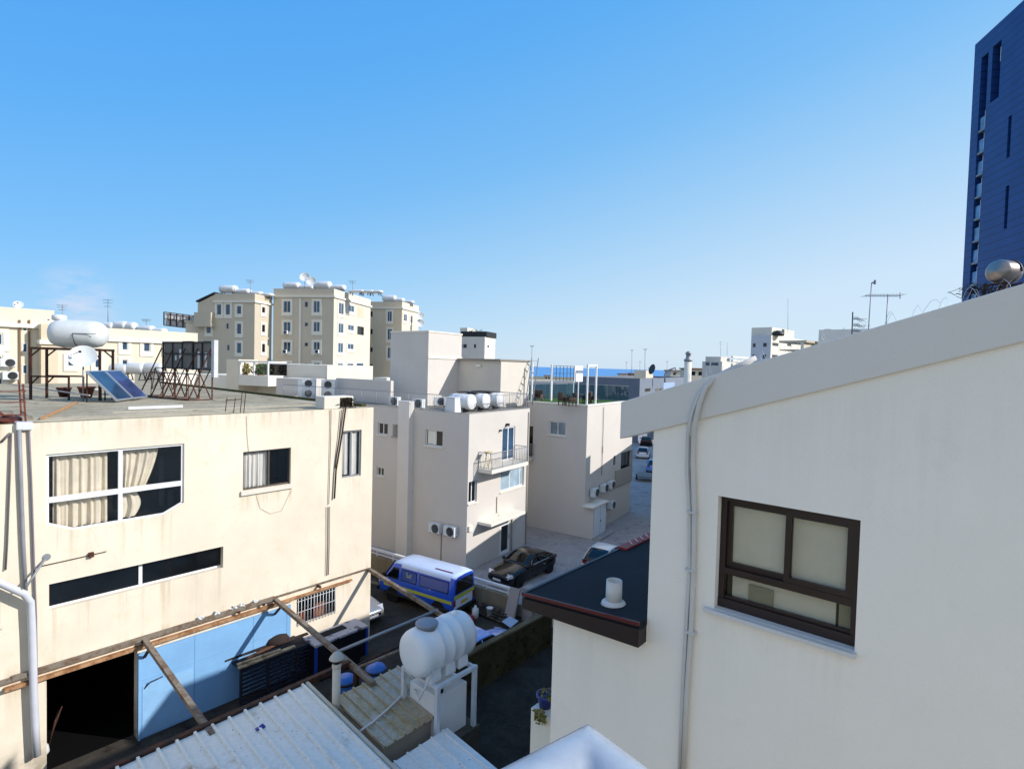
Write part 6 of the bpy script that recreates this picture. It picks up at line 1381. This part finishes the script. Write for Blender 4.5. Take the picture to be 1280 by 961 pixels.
# ------------------------------------------------------------------ right distance
rW, fW, xW, yW, zW = block('white_apartments','white apartment building with a blue shaded side beyond the sloping roof edge',962,150,46,(paint('white_blue_shade','#c6cbd6',.8,0,.05),TRIM),938,1004,419,False)  # bluish base on the left face has its shade painted in
winset(rW, fW, 'y', [(941,944.5,429,434),(954,958.5,428.5,433.5),(940.5,944,443,448),(953.5,957.5,443,448)], GREYM, GLASSK, None, False)
winset(rW, fW, 'x', [(965.5,973,428,433),(965,972,443,447.5),(984,989,428.5,433)], GREYM, GLASSK, None, False)
p0 = fW.X(967,415)[0]; p1 = fW.X(995,415)[0]; MB().box(p0,p1,.5,6,zW,fW.X(980,411)[1]).build('stair_house', TRIM, rW, fW); MB().box(fW.X(979.5,416)[0],fW.X(982.5,416)[0],.44,.52,zW+.9,zW+2.2).build('stair_window', GLASSK, rW, fW)
q = at_depth(972,416,152); MB().lathe([(1.6,0),(1.7,.6),(1.0,1.3),(0,1.5)],14).build('dark_dome', DARKM, None, Matrix.Translation((q.x,q.y,zW)), 'dark rounded tank on the white apartment roof', 'tank')
far_antenna(985,373,411,151,'tall thin mast on the white apartment building', False)
rX_, fX_, xX, yX, zX = block('white_apartments','distant bluish white house with a glazed top floor left of the white apartments',902,175,42,(WHITEW,TRIM),878,937,452,False)
winset(rX_, fX_, 'y', [(882,887,452.5,457),(889,898,453,457)], GREYM, GLASSB, None, False)
for k, (px, py) in enumerate(((924,447),(924,451.5),(924,456))): u0 = fX_.X(914,py)[0]; u1 = fX_.X(934,py)[0]; zc = fX_.X(924,py)[1]; MB().box(u0,u1,-.6,-.003,zc-.25,zc+.35).build('balcony', TRIM, rX_, fX_)
MB().box(fX_.X(905,447)[0],fX_.X(916,447)[0],1,6,zX,zX+1.6).build('stair_house', WHITEW, rX_, fX_)
far_antenna(901,427,441,178,'thin mast left of the white apartment building'); far_antenna(909,428,440,178,'thin mast on the bluish white house', False)
rY_, fY_, xY, yY, zY = block('brown_house','house with a pergola roof just above the sloping roof edge right of the white apartments',1003,90,50,(BEIGE,BEIGE),1000,1040,428,False)
m = MB()
for k in range(8): m.bar((.5+k*1.0,.3,zY-1.2),(.5+k*1.0,4,zY-1.2),.2)
m.box(0,xY,-.4,4,zY,zY+.35); m.build('pergola_roof', TAUPE, rY_, fY_); q = at_depth(1034,420,92); MB().box(-.4,.4,-.4,.4,-1,2.4).build('chimney', GREYW, rY_, Matrix.Translation((q.x,q.y,zY)))
# grey houses between terrace and flue
rG, fG, xG, yG, zG = block('slate_house','slate grey low house with two dark openings behind the terrace glass',800,88,28,(plaster('slate_render','#6f7886',.08,.2),plaster('slate_side','#7d8694',.08,.2)),720,858,473,False)
winset(rG, fG, 'x', [(806,813,485,489.5),(819,827,485,489.5)], GREYM, GLASSK, None, False); MB().box(fG.X(829,482)[0],fG.X(843,482)[0],-.06,-.002,fG.X(836,488)[1],fG.X(836,478)[1]).build('blue_panel', paint('pale_blue_panel','#9db4d8',.5), rG, fG)
MB().box(fG.X(811,468)[0],fG.X(820,468)[0],.5,2.5,zG,zG+1.3).build('stair_house', BEIGE, rG, fG)
q = at_depth(816,463,90); dish('satellite_dish','dark mesh dish on the slate grey house','satellite dish',(q.x,q.y,zG+.6),rad(250),rad(15),.85,paint('dish_dark','#2b3a44',.6), pole=q.z-zG-.6)
rH, fH, xH, yH, zH = block('grey_shed','long grey flat roofed hall behind the roof terrace',640,125,75,(GREYW,plaster('hall_grey','#7c8794',.05,.1)),610,812,477,False,ylen=25)
p = thing('roof_crane', 'thin bent lamp arm above the slate grey house roof', 'lamp', tuple(at_depth(832,474,95))); m = MB(); m.tube([at_depth(831,478,95),at_depth(831,468,95),at_depth(835,463,95),at_depth(844,459.5,95),at_depth(846,466,95)], .14, 6); m.build('arm', GREYM, p)
for i, (px, pyt, pyb, dp, lab) in enumerate(((665,433,465,240,'far lamp post by the left white pergola post'),(790,438,472,330,'far lamp post left of the tallest one near the dish'),(806.5,437,470,260,'tallest far lamp post near the dark dish'),(800,452,470,420,'short far lamp post between two taller ones'),(783,453,470,420,'leftmost short far lamp post before the sea'),(834,452,466,420,'thin far lamp post right of the dark dish'))):
    a = at_depth(px,pyt,dp); b = at_depth(px,pyb,dp); t = thing('lamp_post', lab, 'lamp post', (b.x,b.y,-.4)); m = MB(); m.tube([(b.x,b.y,-.4), a], [.2,.12], 6); m.build('pole', GREYM, t); m = MB(); m.box(a.x-.9,a.x+.9,a.y-.3,a.y+.3,a.z,a.z+.25); m.build('lamp_head', GREYM, t)
# distant houses and trees before the sea
def far_house(px0, px1, pyt, pyb, dep, mat, lab):
    a = at_depth(px0,pyb,dep); b = at_depth(px1,pyt,dep); t = thing('distant_house', lab, 'house', ((a.x+b.x)/2,dep,-.4)); MB().box(a.x,b.x,dep,dep+12,-.4,b.z).build('wall', mat, t); MB().box(a.x-.4,b.x+.4,dep-.4,dep+12.4,b.z,b.z+.5).build('roof', paint('far_roof','#8a5b4a',.8), t)
    n = max(2, int((b.x-a.x)/5)); m = MB()
    for k in range(n): x = a.x+(b.x-a.x)*(k+.5)/n; m.box(x-.7,x+.7,dep-.05,dep,b.z-2.2,b.z-.8)
    m.build('window', GLASSK, t)
far_house(681,688,470,475,420,BEIGE,'small distant house on the shore left of the grid screen'); far_house(776,788,468,475,380,TRIM,'distant white house with a red roof on the shore'); far_house(790,800,467.5,475,360,paint('far_red','#9a6a58',.8),'distant reddish house beside the white shore house'); far_house(838,858,464,476,300,GREYW,'distant grey house low behind the white flue'); far_house(862,880,462,478,210,BEIGE,'distant beige house right of the white flue')
CROWN = NT('far_foliage'); n1 = CROWN.noise(.5, 5, .7); CROWN.bsdf(CROWN.mix(CROWN.ramp(n1,.3,.7), srgb('#2b3d1c'), srgb('#56663a')), .8); CROWN = CROWN.m
def far_tree(px, pyt, dep, w, lab):
    a = at_depth(px,pyt,dep); h = max(3, a.z+.4); t = thing('shore_tree', lab, 'tree', (a.x,dep,-.4)); m = MB(); leaves(m, (0,0,h*.62), w, w*.7, h*.4, 420, h*.06); m.build('crown', CROWN, t, local(t)); m = MB(); m.tube([(0,0,0),(.1,0,h*.3),(.2,0,h*.6)], [.3,.22,.1], 6); m.build('trunk', WOOD, t, local(t))
for px, pyt, dep, w, lab in ((736,476,210,4,'round dark tree left of the widest shore tree'),(757,473,210,6,'widest dark tree above the terrace glass'),(765,475,230,5,'dark tree right of the widest shore tree'),(776,476,200,5,'bushy tree near the slate grey house'),(787,477,180,4,'small bushy tree beside the slate grey house')): far_tree(px,pyt,dep,w,lab)
# ------------------------------------------------------------------ dark tower at the right edge
NAVY = NT('navy_cladding'); p_ = NAVY.pos
sep = NAVY.n('ShaderNodeSeparateXYZ'); NAVY.l(p_, sep.inputs[0])
md = NAVY.n('ShaderNodeMath', operation='FRACT'); dv = NAVY.n('ShaderNodeMath', operation='MULTIPLY'); dv.inputs[1].default_value = 1/1.05; NAVY.l(sep.outputs[2], dv.inputs[0]); NAVY.l(dv.outputs[0], md.inputs[0])
gt = NAVY.n('ShaderNodeMath', operation='LESS_THAN'); gt.inputs[1].default_value = .1; NAVY.l(md.outputs[0], gt.inputs[0])
nn = NAVY.noise(.25, 4, .6); c_ = NAVY.mix(NAVY.ramp(nn,.3,.7), srgb('#1a3b78'), srgb('#224888')); c_ = NAVY.mix(gt.outputs[0], c_, srgb('#0f2450')); NAVY.bsdf(c_, .4, 0, None, spec=.35); NAVY = NAVY.m
q = at_depth(1206, 300, 82); tf = Frame(q.x, q.y, rad(11.4+180))     # local x comes toward the camera
root = thing('dark_tower', 'tall dark blue clad tower at the right edge with a slot of balconies', 'tower', (q.x,q.y,SZ), rad(191.4))
mpw = lambda u, z, d: (u, d, z)
ZT_ = tf.X(1215,60)[1]
def tu(px, py): return tf.X(px, py)
sx0 = tu(1217.5,250)[0]; sx1 = tu(1226,250)[0]; z_top = tu(1228,72)[1]; zlow = 4
s2a = tu(1239,100)[0]; s2b = tu(1250,90)[0]; z2t = tu(1245,56)[1]; z2b = tu(1242,126)[1]
sl1 = (tu(1260,160)[0],tu(1264,160)[0],tu(1262,196)[1],tu(1263,145)[1]); sl2 = (tu(1256,260)[0],tu(1260,260)[0],tu(1257,286)[1],tu(1258,233)[1])
TE = 34.0
m = MB(); m.wall(mpw, 0, TE, SZ, ZT_, [(sx0,sx1,zlow,z_top,1.6),(s2a,s2b,z2b,z2t,1.6),(*sl1,.7),(*sl2,.7)], 1.5)
W_ = 16
m.quad((0,0,SZ),(0,W_,SZ),(0,W_,ZT_),(0,0,ZT_)); m.quad((TE,0,SZ),(TE,W_,SZ),(TE,W_,ZT_),(TE,0,ZT_)); m.quad((0,W_,SZ),(TE,W_,SZ),(TE,W_,ZT_),(0,W_,ZT_)); m.quad((0,0,ZT_),(TE,0,ZT_),(TE,W_,ZT_),(0,W_,ZT_))
m.build('wall', NAVY, root, tf, recalc=False)
m = MB()
for (a,b,c,d,e) in ((sx0,sx1,zlow,z_top,1.6),(s2a,s2b,z2b,z2t,1.6),(*sl1,.7),(*sl2,.7)): m.mbox(mpw,a-.05,b+.05,c-.05,d+.05,e,e+.1)
m.build('slot_back', GLASSK, root, tf)
zf = tu(1222,148)[1]; k = 0
while zf > 6:
    MB().mbox(mpw,sx0+.1,sx1-.02,zf-1.95,zf-.2,.2,.3).build('balcony_glass', dark_glass('balcony_blue','#5d86ad'), root, tf); MB().mbox(mpw,sx0,sx1,zf-2.25,zf-1.96,.05,1.6).build('balcony_slab', GREYM, root, tf)
    MB().mbox(mpw,sx1-.12,sx1-.03,zf-1.95,zf+.35,.02,.12).build('edge_trim', TRIM, root, tf)
    zf -= 3.12; k += 1
MB().mbox(mpw,s2b-.14,s2b-.02,tu(1249,78)[1],z2t-.9,.02,.12).build('edge_trim', TRIM, root, tf)
# ------------------------------------------------------------------ unseen house behind the white house, added for its shadows across the lane
kz = 7.9
kf = Frame(8.6, 29.0, rad(17))
root = thing('lane_shadow_house', 'plain cream house across the lane, unseen behind the white house, added for its shadow', 'house', (8.6,29,SZ), rad(17))
MB().box(0,26,-7,0,SZ,kz).build('wall', OFFW, root, kf); MB().box(8.2,9.5,-3.0,-.6,kz,kz+1.7).build('stair_house', OFFW, root, kf)  # wall and stair house of the added unseen shadow caster

# ================================================================== sky, sun, camera
w = bpy.data.worlds.new('World'); scene.world = w; w.use_nodes = True; nt = w.node_tree; nt.nodes.clear()
SUN_AZ, SUN_EL = rad(97.4), rad(30.5)
o = nt.nodes.new('ShaderNodeOutputWorld'); bg = nt.nodes.new('ShaderNodeBackground'); sk = nt.nodes.new('ShaderNodeTexSky')
sk.sky_type = 'NISHITA'; sk.sun_disc = False; sk.sun_elevation = SUN_EL; sk.sun_rotation = SUN_AZ; sk.altitude = 10; sk.air_density = 1.0; sk.dust_density = .7; sk.ozone_density = 2.2
hs = nt.nodes.new('ShaderNodeHueSaturation'); hs.inputs['Saturation'].default_value = 1.18
# a wisp of pinkish cloud low on the left
tc = nt.nodes.new('ShaderNodeTexCoord'); nz = nt.nodes.new('ShaderNodeTexNoise'); nz.inputs['Scale'].default_value = 14; nz.inputs['Detail'].default_value = 7; nz.inputs['Roughness'].default_value = .62
mp_ = nt.nodes.new('ShaderNodeMapping'); mp_.inputs['Scale'].default_value = (1,1,2.6); nt.links.new(tc.outputs['Generated'], mp_.inputs[0]); nt.links.new(mp_.outputs[0], nz.inputs['Vector'])
cd = Vector(ray(100,376)).normalized(); sb_ = nt.nodes.new('ShaderNodeVectorMath'); sb_.operation = 'DISTANCE'; sb_.inputs[1].default_value = cd
mp2 = nt.nodes.new('ShaderNodeMapping'); nt.links.new(tc.outputs['Generated'], sb_.inputs[0])
mr = nt.nodes.new('ShaderNodeMapRange'); mr.inputs[1].default_value = .0; mr.inputs[2].default_value = .06; mr.inputs[3].default_value = 1; mr.inputs[4].default_value = 0; nt.links.new(sb_.outputs['Value'], mr.inputs[0])
rp = nt.nodes.new('ShaderNodeMapRange'); rp.inputs[1].default_value = .44; rp.inputs[2].default_value = .66; nt.links.new(nz.outputs['Fac'], rp.inputs[0])
ml = nt.nodes.new('ShaderNodeMath'); ml.operation = 'MULTIPLY'; nt.links.new(mr.outputs[0], ml.inputs[0]); nt.links.new(rp.outputs[0], ml.inputs[1])
m2 = nt.nodes.new('ShaderNodeMath'); m2.operation = 'MULTIPLY'; m2.inputs[1].default_value = .5; nt.links.new(ml.outputs[0], m2.inputs[0])
mx = nt.nodes.new('ShaderNodeMix'); mx.data_type = 'RGBA'; mx.inputs[7].default_value = (7.6,6.6,7.2,1); nt.links.new(m2.outputs[0], mx.inputs[0])
nt.links.new(sk.outputs[0], hs.inputs['Color'])
# haze near the horizon and a deeper, clearer blue overhead
sepd = nt.nodes.new('ShaderNodeSeparateXYZ'); nt.links.new(tc.outputs['Generated'], sepd.inputs[0])
def mth(op, a, b=None):
    n = nt.nodes.new('ShaderNodeMath'); n.operation = op
    for i, v in enumerate((a, b)):
        if v is None: continue
        if hasattr(v, 'is_output'): nt.links.new(v, n.inputs[i])
        else: n.inputs[i].default_value = v
    return n.outputs[0]
ele = mth('ADD', sepd.outputs[2], mth('MULTIPLY', sepd.outputs[0], -.27))
rmp = nt.nodes.new('ShaderNodeValToRGB'); els = rmp.color_ramp.elements
stops = [(.0,(.64,.80,.96)),(.1,(.50,.73,.96)),(.2,(.36,.65,.96)),(.33,(.21,.54,.96)),(.5,(.12,.45,.96)),(.72,(.065,.37,.95))]
els[0].position, els[0].color = stops[0][0], (*stops[0][1],1); els[1].position, els[1].color = stops[-1][0], (*stops[-1][1],1)
for p_, c_ in stops[1:-1]: e = els.new(p_); e.color = (*c_,1)
nt.links.new(ele, rmp.inputs[0])
gn = nt.nodes.new('ShaderNodeMix'); gn.data_type = 'RGBA'; gn.blend_type = 'MULTIPLY'; gn.inputs[0].default_value = 1; K = 1/.12
nt.links.new(rmp.outputs[0], gn.inputs[6]); gn.inputs[7].default_value = (K,K,K,1)
mg = nt.nodes.new('ShaderNodeMix'); mg.data_type = 'RGBA'; mg.inputs[0].default_value = .85
nt.links.new(hs.outputs[0], mg.inputs[6]); nt.links.new(gn.outputs[2], mg.inputs[7])
# unseen sky behind the camera whitened as fill for the shaded house wall
rear_fill = nt.nodes.new('ShaderNodeMapRange'); rear_fill.interpolation_type = 'SMOOTHSTEP'; rear_fill.inputs[1].default_value = .12; rear_fill.inputs[2].default_value = -.45; rear_fill.inputs[3].default_value = 0; rear_fill.inputs[4].default_value = .5; nt.links.new(sepd.outputs[1], rear_fill.inputs[0])
mh = nt.nodes.new('ShaderNodeMix'); mh.data_type = 'RGBA'; mh.inputs[7].default_value = (.9*K,.88*K,.86*K,1); nt.links.new(rear_fill.outputs[0], mh.inputs[0]); nt.links.new(mg.outputs[2], mh.inputs[6])
nt.links.new(mh.outputs[2], mx.inputs[6]); nt.links.new(mx.outputs[2], bg.inputs[0]); nt.links.new(bg.outputs[0], o.inputs[0]); bg.inputs[1].default_value = .125
sd = bpy.data.lights.new('sun', 'SUN'); sd.energy = 5.0; sd.angle = rad(.5); sd.color = (1,.95,.89); so = bpy.data.objects.new('sun', sd); COL.objects.link(so)
sv = Vector((math.sin(SUN_AZ)*math.cos(SUN_EL), math.cos(SUN_AZ)*math.cos(SUN_EL), math.sin(SUN_EL)))
so.rotation_euler = sv.to_track_quat('Z','Y').to_euler(); so.location = sv*60
cam = bpy.data.cameras.new('camera'); cam.sensor_fit = 'HORIZONTAL'; cam.sensor_width = 36; cam.lens = 36*FOC/1280; cam.clip_start = .05; cam.clip_end = 80000
co = bpy.data.objects.new('camera', cam); COL.objects.link(co); scene.camera = co
U = Vector((0,math.sin(PITCH),math.cos(PITCH))); F_ = Vector((0,math.cos(PITCH),-math.sin(PITCH))); Rr = Vector((1,0,0))
rc = Rr*math.cos(ROLL)+U*math.sin(ROLL); uc = U*math.cos(ROLL)-Rr*math.sin(ROLL)
co.matrix_world = Matrix(((rc.x,uc.x,-F_.x,0),(rc.y,uc.y,-F_.y,0),(rc.z,uc.z,-F_.z,EYE),(0,0,0,1)))
scene.view_settings.view_transform = 'Standard'; scene.view_settings.look = 'None'; scene.view_settings.exposure = 0
scene.render.engine = 'CYCLES'; scene.cycles.max_bounces = 6; scene.cycles.transparent_max_bounces = 12
scene.render.resolution_x = 1024; scene.render.resolution_y = 768
